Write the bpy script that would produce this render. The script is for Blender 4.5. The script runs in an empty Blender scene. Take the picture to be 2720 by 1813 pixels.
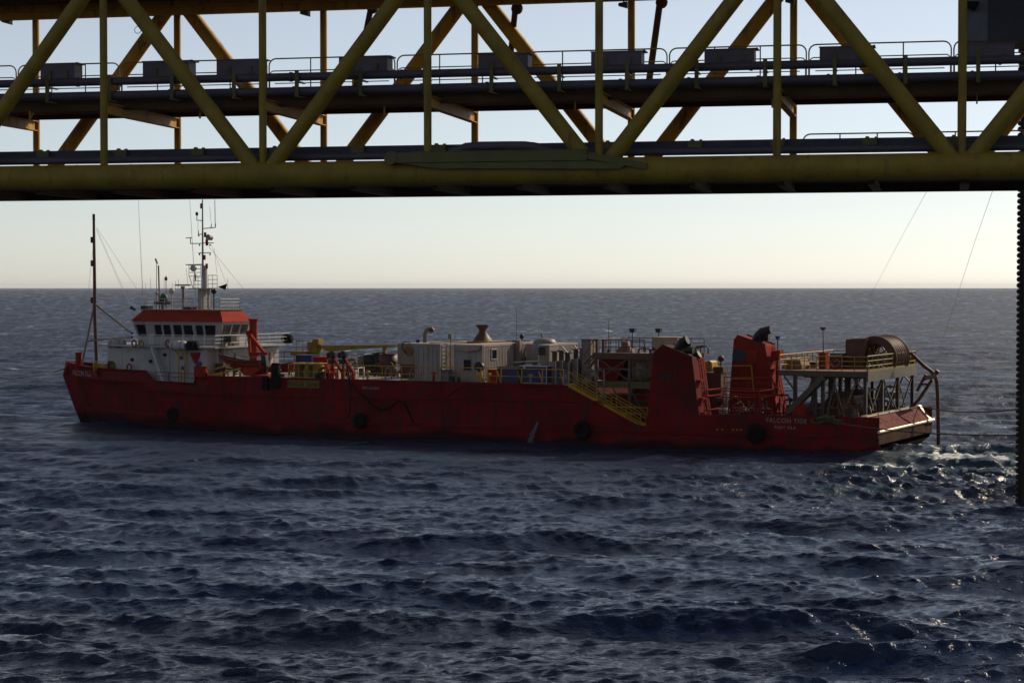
import bpy, math, random
import numpy as np
from mathutils import Vector, Matrix
random.seed(7); RNG = np.random.default_rng(11)
R = math.radians
sc = bpy.context.scene
COL = sc.collection

# ------------------------------------------------------------------ camera
CAM_H = 12.8; FPX = 5250.0; CX = 1360.0; CY = 906.5; HY = 763.0      # photo is 2720 x 1813
PITCH = math.atan((CY - HY) / FPX)
cam = bpy.data.cameras.new('camera'); camo = bpy.data.objects.new('camera', cam); COL.objects.link(camo)
cam.sensor_width = 36; cam.lens = 36 * FPX / 2720; cam.clip_start = 0.5; cam.clip_end = 60000
camo.location = (0, 0, CAM_H); camo.rotation_euler = (math.pi / 2 - PITCH, 0, 0)
sc.camera = camo
# ------------------------------------------------------------------ sky, sun, exposure
SUN_AZ = 49.0; SUN_EL = 33.0      # azimuth clockwise from +Y
w = bpy.data.worlds.new('World'); sc.world = w; w.use_nodes = True
nt = w.node_tree; bg = nt.nodes['Background']
sky = nt.nodes.new('ShaderNodeTexSky'); sky.sky_type = 'NISHITA'; sky.sun_disc = False
sky.sun_elevation = R(SUN_EL); sky.sun_rotation = R(SUN_AZ)
sky.altitude = 0; sky.air_density = 0.75; sky.dust_density = 0.35; sky.ozone_density = 1.0
hs = nt.nodes.new('ShaderNodeHueSaturation'); hs.inputs['Saturation'].default_value = 0.55; hs.inputs['Value'].default_value = 1.0
nt.links.new(sky.outputs[0], hs.inputs['Color']); nt.links.new(hs.outputs[0], bg.inputs[0]); bg.inputs[1].default_value = 0.105
sl = bpy.data.lights.new('sun', 'SUN'); sl.energy = 5.0; sl.angle = R(0.53); sl.color = (1.0, 0.84, 0.62)
so = bpy.data.objects.new('sun', sl); COL.objects.link(so)
sd = Vector((math.sin(R(SUN_AZ)) * math.cos(R(SUN_EL)), math.cos(R(SUN_AZ)) * math.cos(R(SUN_EL)), math.sin(R(SUN_EL))))
so.rotation_euler = (-sd).to_track_quat('-Z', 'Y').to_euler(); so.location = sd * 100
sc.view_settings.view_transform = 'Standard'; sc.view_settings.look = 'None'
sc.view_settings.exposure = 0.0; sc.view_settings.gamma = 1.0
sc.cycles.max_bounces = 5; sc.cycles.diffuse_bounces = 2; sc.cycles.glossy_bounces = 3
sc.cycles.use_denoising = True; sc.cycles.sample_clamp_indirect = 3; sc.cycles.sample_clamp_direct = 10

# ------------------------------------------------------------------ frames (ship, bridge) and measuring helpers
def ray(px, py):
    u = (px - CX) / FPX; v = -(py - CY) / FPX
    return Vector((u, math.cos(PITCH) + v * math.sin(PITCH), -math.sin(PITCH) + v * math.cos(PITCH)))
class Frame:
    def __init__(s, o, ang):
        s.m = Matrix.Translation(o) @ Matrix.Rotation(ang, 4, 'Z'); s.inv = s.m.inverted(); s.ang = ang
    def __call__(s, px, py, x=None, y=None, z=None):   # where a line of sight meets a plane of the structure
        o = s.inv @ Vector((0, 0, CAM_H)); d = s.inv.to_3x3() @ ray(px, py)
        if x is not None: k = (x - o.x) / d.x
        elif y is not None: k = (y - o.y) / d.y
        else: k = (z - o.z) / d.z
        return o + d * k
SHIP = Frame(Vector((27.2, 146.3, 0)), -R(26.874))    # x: bow(-) to stern(0), y: near side(0) to far side, z up
BRG = Frame(Vector((0, 88.0, 0)), -R(12.5))           # x: along the bridge, y: away
WORLD = Frame(Vector((0, 0, 0)), 0)
B = 15.0; YC = 7.5                                    # beam, centre line

# ------------------------------------------------------------------ materials
MATS = {}; KD = 0.5                                   # scales every base colour down evenly, to deepen contrast
def mat(name, col, rough=0.5, metal=0.0, var=0.25, rust=0.0, rustcol=(0.09, 0.035, 0.015), scale=1.2, bump=0.02, streak=0.0, spec=0.5):
    if name in MATS: return MATS[name]
    col = tuple(c * KD for c in col); spec = spec * .5
    m = bpy.data.materials.new(name); m.use_nodes = True; n = m.node_tree; L = n.links
    p = n.nodes['Principled BSDF']; p.inputs['Roughness'].default_value = rough; p.inputs['Metallic'].default_value = metal
    p.inputs['Specular IOR Level'].default_value = spec
    tc = n.nodes.new('ShaderNodeTexCoord')
    nz = n.nodes.new('ShaderNodeTexNoise'); nz.inputs['Scale'].default_value = scale; nz.inputs['Detail'].default_value = 7; nz.inputs['Roughness'].default_value = 0.65
    L.new(tc.outputs['Object'], nz.inputs['Vector'])
    rp = n.nodes.new('ShaderNodeValToRGB'); rp.color_ramp.elements[0].position = 0.3; rp.color_ramp.elements[1].position = 0.7
    a = [max(0, c * (1 - var)) for c in col]; b = [min(1, c * (1 + var)) for c in col]
    rp.color_ramp.elements[0].color = (*a, 1); rp.color_ramp.elements[1].color = (*b, 1)
    L.new(nz.outputs['Fac'], rp.inputs['Fac']); out = rp.outputs['Color']
    def overlay(prev, vec_scale, thr, amt, c, det=9, sc_=1.0):
        mp = n.nodes.new('ShaderNodeMapping'); mp.inputs['Scale'].default_value = vec_scale
        L.new(tc.outputs['Object'], mp.inputs['Vector'])
        z = n.nodes.new('ShaderNodeTexNoise'); z.inputs['Scale'].default_value = sc_; z.inputs['Detail'].default_value = det; z.inputs['Roughness'].default_value = 0.7
        L.new(mp.outputs[0], z.inputs['Vector'])
        r2 = n.nodes.new('ShaderNodeValToRGB'); r2.color_ramp.elements[0].position = thr; r2.color_ramp.elements[1].position = min(1, thr + 0.1)
        r2.color_ramp.elements[0].color = (0, 0, 0, 1); r2.color_ramp.elements[1].color = (amt, amt, amt, 1)
        L.new(z.outputs['Fac'], r2.inputs['Fac'])
        mx = n.nodes.new('ShaderNodeMixRGB'); L.new(r2.outputs[0], mx.inputs[0]); L.new(prev, mx.inputs[1]); mx.inputs[2].default_value = (*c, 1)
        return mx.outputs[0]
    if rust > 0: out = overlay(out, (1, 1, 1), 0.66 - 0.25 * rust, min(1, 0.5 + rust * .5), rustcol, sc_=scale * 2.3)
    if streak > 0: out = overlay(out, (2.5, 2.5, 0.22), 0.62 - 0.2 * streak, 0.75, rustcol, det=4)
    L.new(out, p.inputs['Base Color'])
    if bump > 0:
        bn = n.nodes.new('ShaderNodeBump'); bn.inputs['Strength'].default_value = 0.35; bn.inputs['Distance'].default_value = bump
        L.new(nz.outputs['Fac'], bn.inputs['Height']); L.new(bn.outputs[0], p.inputs['Normal'])
    MATS[name] = m; return m
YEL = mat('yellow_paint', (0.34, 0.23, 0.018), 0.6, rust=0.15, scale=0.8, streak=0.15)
YEL_LIT = mat('weathered_sunlit_yellow', (0.72, 0.38, 0.02), 0.6, rust=0.3, scale=0.9, streak=0.4)  # oranger copy of the yellow, far truss sunlight put into the colour
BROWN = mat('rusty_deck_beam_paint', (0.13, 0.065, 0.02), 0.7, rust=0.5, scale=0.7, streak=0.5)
PIPE = mat('grey_pipe_coating', (0.11, 0.095, 0.12), 0.55, rust=0.15, scale=0.5)
PANEL = mat('dull_mauve_grey_panel', (0.16, 0.13, 0.16), 0.6, rust=0.2)
GREYM = mat('dark_grey_module_paint', (0.055, 0.055, 0.085), 0.6)
GREYL = mat('light_grey_module_paint', (0.2, 0.2, 0.26), 0.6)
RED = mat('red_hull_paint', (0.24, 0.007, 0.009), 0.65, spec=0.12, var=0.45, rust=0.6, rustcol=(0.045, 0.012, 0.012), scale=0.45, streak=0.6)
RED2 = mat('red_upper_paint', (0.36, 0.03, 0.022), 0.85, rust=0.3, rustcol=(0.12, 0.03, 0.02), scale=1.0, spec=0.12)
ORANGE = mat('orange_red_paint', (0.4, 0.042, 0.022), 0.85, spec=0.15, rust=0.15, scale=1.3)
PINK = mat('faded_red_stern_plate', (0.24, 0.06, 0.06), 0.85, spec=.1, rust=0.45, rustcol=(0.12, 0.06, 0.05), scale=0.8, streak=0.5)
BARE = mat('worn_bare_steel', (1.0, 0.85, 0.62), 0.38, metal=0.8, rust=0.2, scale=2)
TRANSOM = mat('stained_transom_plate', (0.15, 0.06, 0.03), 0.95, metal=0.0, spec=.1, rust=0.6, rustcol=(0.03, 0.02, 0.015), scale=1.0, streak=1.0)
DARKP = mat('dark_antifouling', (0.025, 0.012, 0.012), 0.6, rust=0.3)
WHITE = mat('white_superstructure_paint', (0.5, 0.47, 0.47), 0.45, var=0.1, rust=0.2, rustcol=(0.22, 0.12, 0.07), scale=0.8, streak=0.35)
WHITE2 = mat('clean_white_paint', (0.68, 0.66, 0.62), 0.45, var=0.1)
DECK = mat('pale_deck_planking', (0.5, 0.44, 0.35), 0.6, rust=0.3, scale=1.2)
DECKG = mat('dark_working_deck', (0.05, 0.02, 0.017), 0.8, rust=0.3)
BEIGE = mat('beige_roof_paint', (0.55, 0.40, 0.25), 0.65, rust=0.3, rustcol=(0.25, 0.15, 0.08))
CONT = mat('white_container_paint', (0.44, 0.38, 0.35), 0.5, var=0.12, rust=0.25, rustcol=(0.2, 0.12, 0.1), streak=0.4)
CONTG = mat('grey_tank_paint', (0.32, 0.25, 0.19), 0.5, rust=0.3)
GLASS = mat('dark_window_glass', (0.012, 0.012, 0.016), 0.08, var=0, bump=0)
BLACK = mat('black_rubber', (0.009, 0.008, 0.009), 0.9, spec=0.3)
SOOT = mat('sooty_exhaust_steel', (0.02, 0.02, 0.022), 0.5)
STEELG = mat('grey_structural_steel', (0.125, 0.095, 0.07), 0.55, rust=0.5, scale=1.0)
BLUE = mat('blue_paint', (0.02, 0.03, 0.14), 0.45, rust=0.15)
GREEN = mat('green_paint', (0.02, 0.14, 0.06), 0.5)
WOOD = mat('brown_deck_boards', (0.3, 0.14, 0.06), 0.7, rust=0.4, scale=1.5)
REELM = mat('brown_reel_steel', (0.15, 0.055, 0.032), 0.55, rust=0.4)
ROPE = mat('dark_rope', (0.05, 0.045, 0.04), 0.8, bump=0.01, scale=9)
WIRE = mat('dull_wire', (0.6, 0.58, 0.55), 0.5, bump=0)
LETTER = mat('white_lettering', (0.42, 0.39, 0.39), 0.6, var=0.15, rust=0.25, scale=2, bump=0)
SIGNY = mat('faded_yellow_sign', (0.24, 0.17, 0.02), 0.6, rust=0.4, scale=2, bump=0)
LEGM = mat('dark_rack_steel', (0.03, 0.018, 0.018), 0.6, rust=0.4)
FOAM = mat('white_water', (0.2, 0.19, 0.23), 0.5, var=0.2, scale=3, bump=0.05)
OLIVE = mat('olive_paint', (0.16, 0.14, 0.04), 0.6, rust=0.3)

# ------------------------------------------------------------------ mesh building
def V(*a): return Vector(a)
class MB:
    def __init__(s): s.v = []; s.f = []; s.sm = []
    def add(s, vs, fs, smooth=False):
        o = len(s.v); s.v += [Vector(v) for v in vs]; s.f += [tuple(i + o for i in f) for f in fs]; s.sm += [smooth] * len(fs); return s
    def box(s, x0, x1, y0, y1, z0, z1):
        if x0 > x1: x0, x1 = x1, x0
        if y0 > y1: y0, y1 = y1, y0
        if z0 > z1: z0, z1 = z1, z0
        vs = [(x, y, z) for z in (z0, z1) for y in (y0, y1) for x in (x0, x1)]
        return s.add(vs, [(0, 2, 3, 1), (4, 5, 7, 6), (0, 1, 5, 4), (2, 6, 7, 3), (0, 4, 6, 2), (1, 3, 7, 5)])
    def beam(s, p, q, w, h=None, up=(0, 0, 1)):     # rectangular bar between two points
        p = Vector(p); q = Vector(q); h = h or w; d = (q - p).normalized(); up = Vector(up)
        if abs(d.dot(up)) > 0.98: up = Vector((1, 0, 0))
        a = d.cross(up).normalized() * w / 2; b = a.cross(d).normalized() * h / 2
        vs = [c + i * a + j * b for c in (p, q) for i, j in ((-1, -1), (1, -1), (1, 1), (-1, 1))]
        return s.add(vs, [(0, 1, 2, 3), (7, 6, 5, 4), (0, 4, 5, 1), (1, 5, 6, 2), (2, 6, 7, 3), (3, 7, 4, 0)])
    def cyl(s, p, q, r, r2=None, n=12, cap=True):
        p = Vector(p); q = Vector(q); r2 = r if r2 is None else r2; d = (q - p).normalized()
        u = d.orthogonal().normalized(); v = d.cross(u)
        c = [(math.cos(2 * math.pi * i / n), math.sin(2 * math.pi * i / n)) for i in range(n)]
        A = [p + (u * a + v * b) * r for a, b in c]; Q = [q + (u * a + v * b) * r2 for a, b in c]
        s.add(A + Q, [(i, (i + 1) % n, n + (i + 1) % n, n + i) for i in range(n)], True)
        if cap: s.add(A, [tuple(range(n))[::-1]]); s.add(Q, [tuple(range(n))])
        return s
    def tube(s, pts, r, n=8):
        pts = [Vector(p) for p in pts]; rs = r if isinstance(r, (list, tuple)) else [r] * len(pts)
        u = None; rings = []
        for i, p in enumerate(pts):
            d = (pts[min(i + 1, len(pts) - 1)] - pts[max(i - 1, 0)]).normalized()
            u = d.orthogonal().normalized() if u is None else (u - d * u.dot(d)).normalized()
            v = d.cross(u)
            rings += [p + (u * math.cos(2 * math.pi * k / n) + v * math.sin(2 * math.pi * k / n)) * rs[i] for k in range(n)]
        fs = [(i * n + k, i * n + (k + 1) % n, (i + 1) * n + (k + 1) % n, (i + 1) * n + k) for i in range(len(pts) - 1) for k in range(n)]
        s.add(rings, fs, True); s.add(rings[:n], [tuple(range(n))[::-1]]); s.add(rings[-n:], [tuple(range(n))])
        return s
    def prism(s, poly, y0, y1, plane='xz'):          # polygon pushed through a thickness
        n = len(poly)
        def P(a, b, t): return (a, t, b) if plane == 'xz' else ((a, b, t) if plane == 'xy' else (t, a, b))
        vs = [P(a, b, y0) for a, b in poly] + [P(a, b, y1) for a, b in poly]
        return s.add(vs, [tuple(range(n)), tuple(range(n, 2 * n))[::-1]] + [(i, n + i, n + (i + 1) % n, (i + 1) % n) for i in range(n)])
    def frustum(s, lo, hi, z0, z1):                  # two xy polygons at two heights
        n = len(lo); vs = [(a, b, z0) for a, b in lo] + [(a, b, z1) for a, b in hi]
        return s.add(vs, [tuple(range(n))[::-1], tuple(range(n, 2 * n))] + [(i, (i + 1) % n, n + (i + 1) % n, n + i) for i in range(n)])
    def ring(s, c, axis, R0, r, n=28, m=8, arc=(0, 2 * math.pi)):
        c = Vector(c); ax = Vector(axis).normalized(); u = ax.orthogonal().normalized(); v = ax.cross(u)
        full = arc[1] - arc[0] > 6.2; k = n if full else n + 1; vs = []
        for i in range(k):
            t = arc[0] + (arc[1] - arc[0]) * i / n; e = u * math.cos(t) + v * math.sin(t)
            vs += [c + e * (R0 + r * math.cos(2 * math.pi * j / m)) + ax * r * math.sin(2 * math.pi * j / m) for j in range(m)]
        fs = [(i * m + j, i * m + (j + 1) % m, ((i + 1) % k) * m + (j + 1) % m, ((i + 1) % k) * m + j) for i in range(n) for j in range(m)]
        return s.add(vs, fs, True)
    def ball(s, c, r, n=12, sz=1.0):
        c = Vector(c); vs = []; m = n // 2
        for i in range(m + 1):
            t = math.pi * i / m
            vs += [c + Vector((math.sin(t) * math.cos(2 * math.pi * j / n) * r, math.sin(t) * math.sin(2 * math.pi * j / n) * r, math.cos(t) * r * sz)) for j in range(n)]
        return s.add(vs, [(i * n + j, (i + 1) * n + j, (i + 1) * n + (j + 1) % n, i * n + (j + 1) % n) for i in range(m) for j in range(n)], True)
    def lathe(s, prof, c, axis=(0, 0, 1), n=20):     # (radius, height) pairs
        c = Vector(c); ax = Vector(axis).normalized(); u = ax.orthogonal().normalized(); v = ax.cross(u); vs = []
        for r, h in prof: vs += [c + ax * h + (u * math.cos(2 * math.pi * j / n) + v * math.sin(2 * math.pi * j / n)) * r for j in range(n)]
        return s.add(vs, [(i * n + j, i * n + (j + 1) % n, (i + 1) * n + (j + 1) % n, (i + 1) * n + j) for i in range(len(prof) - 1) for j in range(n)], True)
    def rail(s, pts, h=1.05, r=0.03, gap=1.5, mids=(0.5,), posts=True):   # handrail along a foot line
        pts = [Vector(p) for p in pts]
        for a, b in zip(pts[:-1], pts[1:]):
            for hh in (1.0,) + tuple(mids): s.cyl(a + V(0, 0, h * hh), b + V(0, 0, h * hh), r if hh == 1 else r * .8, n=6)
            if posts:
                k = max(1, round((b - a).length / gap))
                for i in range(k + 1):
                    q = a.lerp(b, i / k); s.cyl(q, q + V(0, 0, h), r, n=6)
        return s
    def mesh(s, name, m, base):
        me = bpy.data.meshes.new(name); me.from_pydata([tuple(v - base) for v in s.v], [], s.f)
        me.polygons.foreach_set('use_smooth', s.sm); me.materials.append(m); me.update()
        return me
def clean(o, label=None, cat=None, group=None, kind=None):
    for k, v in (('label', label), ('category', cat), ('group', group), ('kind', kind)):
        if v: o[k] = v
    return o
class Thing:                                        # an Empty at the thing's base, in a frame's coordinates
    def __init__(s, name, label, cat, frame, base, group=None):
        s.o = bpy.data.objects.new(name, None); COL.objects.link(s.o); s.base = Vector(base)
        s.o.matrix_world = frame.m @ Matrix.Translation(s.base); s.o.empty_display_size = 0.3
        clean(s.o, label, cat, group); s.frame = frame
    def part(s, name, mb, m, parent=None, label=None):
        p = parent or s.o
        o = bpy.data.objects.new(name, mb.mesh(name, m, s.base)); COL.objects.link(o); o.parent = p
        if label: o['label'] = label
        return o
def solo(name, mb, m, label, cat, frame, base, group=None, kind=None):
    base = Vector(base); o = bpy.data.objects.new(name, mb.mesh(name, m, base)); COL.objects.link(o)
    o.matrix_world = frame.m @ Matrix.Translation(base); return clean(o, label, cat, group, kind)
def text_mb(txt, size, place):                      # lettering as real thin mesh; place maps (a, b, depth) to a point
    cu = bpy.data.curves.new('lettering_curve', 'FONT'); cu.body = txt; cu.size = size; cu.extrude = 0.01; cu.align_x = 'LEFT'; cu.space_character = 1.15
    o = bpy.data.objects.new('lettering_curve', cu); COL.objects.link(o)
    bpy.context.view_layer.update(); dg = bpy.context.evaluated_depsgraph_get()
    me = bpy.data.meshes.new_from_object(o.evaluated_get(dg)); mb = MB()
    mb.add([place(v.co.x, v.co.y, v.co.z) for v in me.vertices], [tuple(p.vertices) for p in me.polygons])
    bpy.data.objects.remove(o); bpy.data.curves.remove(cu); bpy.data.meshes.remove(me); return mb

# ------------------------------------------------------------------ the sea: one sheet of real waves to the horizon
def hull_y(x):                                      # near side of the deck line
    t = np.clip((-56 - np.asarray(x, float)) / 26.3, 0, 1); return YC * t ** 2.3
def build_sea():
    r = [3.0]
    while r[-1] < 30000:
        q = r[-1]; dr = 3.0 if q < 48 else min(max(0.13, 0.45 * q * q / 25300), 0.05 * q); r.append(q + dr)
    r = np.array(r); dr = np.gradient(r)
    a = list(np.arange(-17.5, 17.5, 0.034)); st = 0.06; q = a[-1]; ext = []
    while q < 178: q += st; st = min(st * 1.25, 4.0); ext.append(q)
    th = np.radians(np.array([-e for e in ext][::-1] + a + ext))
    Rr, T = np.meshgrid(r, th, indexing='ij'); DR = np.repeat(dr[:, None], len(th), 1)
    X = Rr * np.sin(T); Y = Rr * np.cos(T)
    # ship-frame coordinates, for the lee beside the hull and the wake behind it
    ca, sa = math.cos(SHIP.ang), math.sin(SHIP.ang)
    sx = (X - 27.2) * ca + (Y - 146.3) * sa; sy = -(X - 27.2) * sa + (Y - 146.3) * ca
    lee = np.exp(-np.clip(-sy - 2, 0, 99) / 12.0) * (sy < 2) * np.clip((sx + 86) / 14, 0, 1) * np.clip((6 - sx) / 8, 0, 1)
    wake = np.exp(-((sy - 7) / 11) ** 2) * np.clip((sx + 2) / 4, 0, 1) * np.exp(-np.clip(sx, 0, 999) / 30.)
    turb = np.exp(-((sy + 6) / 20) ** 2) * np.exp(-((sx - 8) / 17) ** 2)
    Z = 0.45 * np.exp(-((sx - 1) / 11) ** 2 - ((sy - 3) / 9) ** 2); DX = np.zeros_like(X); DY = np.zeros_like(X); J = np.zeros_like(X); LOST = np.zeros_like(X)
    lam = np.concatenate([np.geomspace(0.42, 2.2, 62), np.geomspace(2.3, 9.5, 30), np.array([10.5, 12, 13.5, 16, 19, 24, 31, 44.])])
    for L in lam:
        k = 2 * math.pi / L
        amp = 0.0088 * L if L < 1.2 else (0.0078 * L if L < 2.25 else (0.0105 * L if L < 5 else (0.0092 * L if L < 9.9 else (0.10 if L < 20 else 0.08))))
        amp *= RNG.uniform(0.55, 1.35)
        d = R(RNG.normal(-99, 34 if L < 2.2 else (21 if L < 9.9 else 14))); ph = RNG.uniform(0, 2 * math.pi)
        kx, ky = k * math.cos(d), k * math.sin(d)
        att = np.clip(L / (1.6 * DR) - 0.5, 0, 1); LOST += (1 - att * att) * (amp * k) ** 2 / 2
        if L < 12: att = att * (1 - 0.7 * lee)
        if L < 2.4: att = att * (1 + 2.3 * turb)
        # groups: slowly varying amplitude so the sea is patchy, as wind seas are
        g = 0.7 + 0.6 * np.sin(X * 0.37 * kx / 6 + Y * ky / 7 + ph * 3) * np.sin(-X * ky / 5.3 + Y * kx / 6 + ph * 5)
        A = amp * att * g; s_ = kx * X + ky * Y + ph; sn = np.sin(s_); cs = np.cos(s_)
        Z += A * cs; DX -= 0.85 * A * sn * math.cos(d); DY -= 0.85 * A * sn * math.sin(d); J += A * k * cs
    X = X + DX; Y = Y + DY
    J /= J[(Rr > 60) & (Rr < 140)].std(); crest = np.clip((J - 2.75) / 1.2, 0, 1)
    foam_glint = 0.75 * crest * (0.25 + 0.75 * (np.sin(X * .11 + 1.3) * np.sin(Y * .07 + X * .03) > 0.2)) + 0.58 * wake
    hullfoam = np.exp(-np.abs(sy + 0.3) / 0.8) * (sx > -76) * (sx < 0.5) * 0.42
    foam_glint = foam_glint + hullfoam
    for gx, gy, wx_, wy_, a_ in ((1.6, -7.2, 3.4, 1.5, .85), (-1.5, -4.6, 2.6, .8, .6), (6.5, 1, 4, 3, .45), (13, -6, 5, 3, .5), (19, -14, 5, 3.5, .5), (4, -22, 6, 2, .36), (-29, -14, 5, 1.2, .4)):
        foam_glint += a_ * np.exp(-((sx - gx) / wx_) ** 2 - ((sy - gy) / wy_) ** 2)  # bright foam patches painted in as sun glints, mostly around the stern
    # whitecaps breaking here and there on the open sea beyond
    for _ in range(150):
        D_ = 1 / RNG.uniform(1 / 2400., 1 / 190.); az = R(RNG.uniform(-17, 17)); wx, wy = D_ * math.sin(az), D_ * math.cos(az)
        i_ = int(np.searchsorted(r, D_)); a_i, b_i = max(0, i_ - 6), min(len(r), i_ + 7)
        hw = RNG.uniform(.7, 2.3); hd = max(.5, RNG.uniform(.6, 1.4) * dr[i_])
        foam_glint[a_i:b_i] += RNG.uniform(.5, .9) * np.exp(-((X[a_i:b_i] - wx) / hw) ** 2 - ((Y[a_i:b_i] - wy + .1 * (X[a_i:b_i] - wx)) / hd) ** 2)
    foam_glint = np.clip(foam_glint, 0, 1)
    nr, nt_ = X.shape
    co = np.stack([X, Y, Z], -1).reshape(-1, 3)
    i = np.arange(nr - 1)[:, None] * nt_ + np.arange(nt_ - 1)[None]; i = i.reshape(-1)
    quads = np.stack([i, i + nt_, i + nt_ + 1, i + 1], -1).reshape(-1)
    me = bpy.data.meshes.new('sea'); me.vertices.add(len(co)); me.vertices.foreach_set('co', co.reshape(-1))
    nf = len(quads) // 4; me.loops.add(nf * 4); me.polygons.add(nf)
    me.polygons.foreach_set('loop_start', np.arange(nf) * 4); me.polygons.foreach_set('loop_total', np.full(nf, 4))
    me.loops.foreach_set('vertex_index', quads); me.polygons.foreach_set('use_smooth', np.ones(nf, bool))
    at_ = me.attributes.new('foam_glint', 'FLOAT', 'POINT'); at_.data.foreach_set('value', foam_glint.reshape(-1).astype(np.float32))
    rg = np.sqrt(np.clip(0.55 * np.sqrt(2 * LOST), 0.016, 1))
    # wave groups too far off to resolve: rougher and calmer patches
    q = RNG.normal(0, 1, rg.shape); q = (q + np.roll(q, 1, 1) + np.roll(q, 2, 1) + np.roll(q, -1, 1)) / 2; q = (q + np.roll(q, 1, 0)) / 1.41
    rg = np.clip(rg * (1 + .15 * q * np.clip((Rr - 120) / 300, 0, 1)), .01, .95)
    a3 = me.attributes.new('chop', 'FLOAT', 'POINT'); a3.data.foreach_set('value', rg.reshape(-1).astype(np.float32))
    print('chop', rg[::120, 500].round(2), 'r', r[::120].round())
    me.update(); me.validate()
    m = bpy.data.materials.new('sea_water'); m.use_nodes = True; n = m.node_tree; L = n.links; p = n.nodes['Principled BSDF']
    p.inputs['IOR'].default_value = 1.333; p.inputs['Roughness'].default_value = 0.07
    tc = n.nodes.new('ShaderNodeTexCoord')
    def noise(scale, det, vs=(1, 1, 1), rough=0.6, rot=0):
        mp = n.nodes.new('ShaderNodeMapping'); mp.inputs['Scale'].default_value = vs; mp.inputs['Rotation'].default_value = (0, 0, R(rot)); L.new(tc.outputs['Object'], mp.inputs['Vector'])
        z = n.nodes.new('ShaderNodeTexNoise'); z.inputs['Scale'].default_value = scale; z.inputs['Detail'].default_value = det; z.inputs['Roughness'].default_value = rough
        L.new(mp.outputs[0], z.inputs['Vector']); return z.outputs['Fac']
    def bump(h, dist, prev=None):
        b = n.nodes.new('ShaderNodeBump'); b.inputs['Strength'].default_value = 1; b.inputs['Distance'].default_value = dist
        L.new(h, b.inputs['Height'])
        if prev: L.new(prev, b.inputs['Normal'])
        return b.outputs[0]
    b1 = bump(noise(0.16, 3, (0.6, 1, 1), rot=12), 1.3)
    b2 = bump(noise(0.9, 5, (0.7, 1, 1), rot=-8), 0.36, b1)
    b3 = bump(noise(4.5, 4, (0.8, 1, 1), rot=20), 0.042, b2)
    L.new(b3, p.inputs['Normal'])
    # patches of slightly different water colour (depth, turbidity)
    cr = n.nodes.new('ShaderNodeValToRGB'); L.new(noise(0.03, 4), cr.inputs['Fac'])
    cr.color_ramp.elements[0].position = .35; cr.color_ramp.elements[1].position = .68
    cr.color_ramp.elements[0].color = (0.003, 0.008, 0.031, 1); cr.color_ramp.elements[1].color = (0.003, 0.012, 0.033, 1)
    at2 = n.nodes.new('ShaderNodeAttribute'); at2.attribute_name = 'foam_glint'
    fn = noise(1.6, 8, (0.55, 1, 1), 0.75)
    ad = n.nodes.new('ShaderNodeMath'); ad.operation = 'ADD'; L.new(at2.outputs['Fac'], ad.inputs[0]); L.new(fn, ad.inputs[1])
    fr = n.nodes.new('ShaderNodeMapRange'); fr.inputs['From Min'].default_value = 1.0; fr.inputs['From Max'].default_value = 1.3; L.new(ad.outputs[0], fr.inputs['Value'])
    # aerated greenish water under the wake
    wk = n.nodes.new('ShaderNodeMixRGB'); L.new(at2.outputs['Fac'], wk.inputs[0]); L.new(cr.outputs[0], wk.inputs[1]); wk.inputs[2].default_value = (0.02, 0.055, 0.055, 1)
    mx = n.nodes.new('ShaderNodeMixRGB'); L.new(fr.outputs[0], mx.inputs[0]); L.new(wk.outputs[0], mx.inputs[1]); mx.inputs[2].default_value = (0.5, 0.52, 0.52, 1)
    L.new(mx.outputs[0], p.inputs['Base Color'])
    rr = n.nodes.new('ShaderNodeMapRange'); rr.inputs['To Min'].default_value = 0.0; rr.inputs['To Max'].default_value = 0.5; L.new(fr.outputs[0], rr.inputs['Value'])
    a4 = n.nodes.new('ShaderNodeAttribute'); a4.attribute_name = 'chop'
    gn = n.nodes.new('ShaderNodeMapRange'); gn.inputs['From Min'].default_value = .3; gn.inputs['From Max'].default_value = .7; gn.inputs['To Min'].default_value = .55; gn.inputs['To Max'].default_value = 1.45
    L.new(noise(0.12, 6, (0.5, 0.6, 1), 0.8), gn.inputs['Value'])
    mu = n.nodes.new('ShaderNodeMath'); mu.operation = 'MULTIPLY'; L.new(gn.outputs[0], mu.inputs[0]); L.new(a4.outputs['Fac'], mu.inputs[1])
    sm = n.nodes.new('ShaderNodeMath'); sm.operation = 'ADD'; sm.use_clamp = True; L.new(mu.outputs[0], sm.inputs[0]); L.new(rr.outputs[0], sm.inputs[1])
    L.new(sm.outputs[0], p.inputs['Roughness'])
    me.materials.append(m)
    o = bpy.data.objects.new('sea', me); COL.objects.link(o)
    clean(o, 'dark blue choppy sea reaching to the horizon', 'sea', kind='structure')
build_sea()

# ------------------------------------------------------------------ the steel truss bridge in front
WB = 9.0                                            # distance between its two trusses
X0, X1 = -32.0, 31.0
XN = [BRG(px, 480, y=0).x for px in (277, 702, 1141, 1597, 2067, 2555)]
BAY = (XN[-1] - XN[0]) / 5; XV = [XN[0] + BAY * k for k in range(-1, 7)]
ZB = BRG(702, 464.5, y=0).z; ZT = BRG(277, -84, y=0).z
RC = BAY * 0.073; RD = RC * 0.62; RV = RC * 0.31
bt = Thing('truss_bridge', 'yellow tubular steel truss bridge crossing high in front of the red ship', 'bridge', BRG, (0, WB / 2, ZB - RC))
def cylmb(p, q, r, n=24): return MB().cyl(p, q, r, n=n)
cm = cylmb(V(X0, 0, ZB), V(X1, 0, ZB), RC, 40)
for x in XV:
    for d in (-1.35, 1.35): cm.ring(V(x + d, 0, ZB), (1, 0, 0), RC, .012, n=40, m=6)
bt.part('bottom_chord', cm, YEL)
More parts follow.
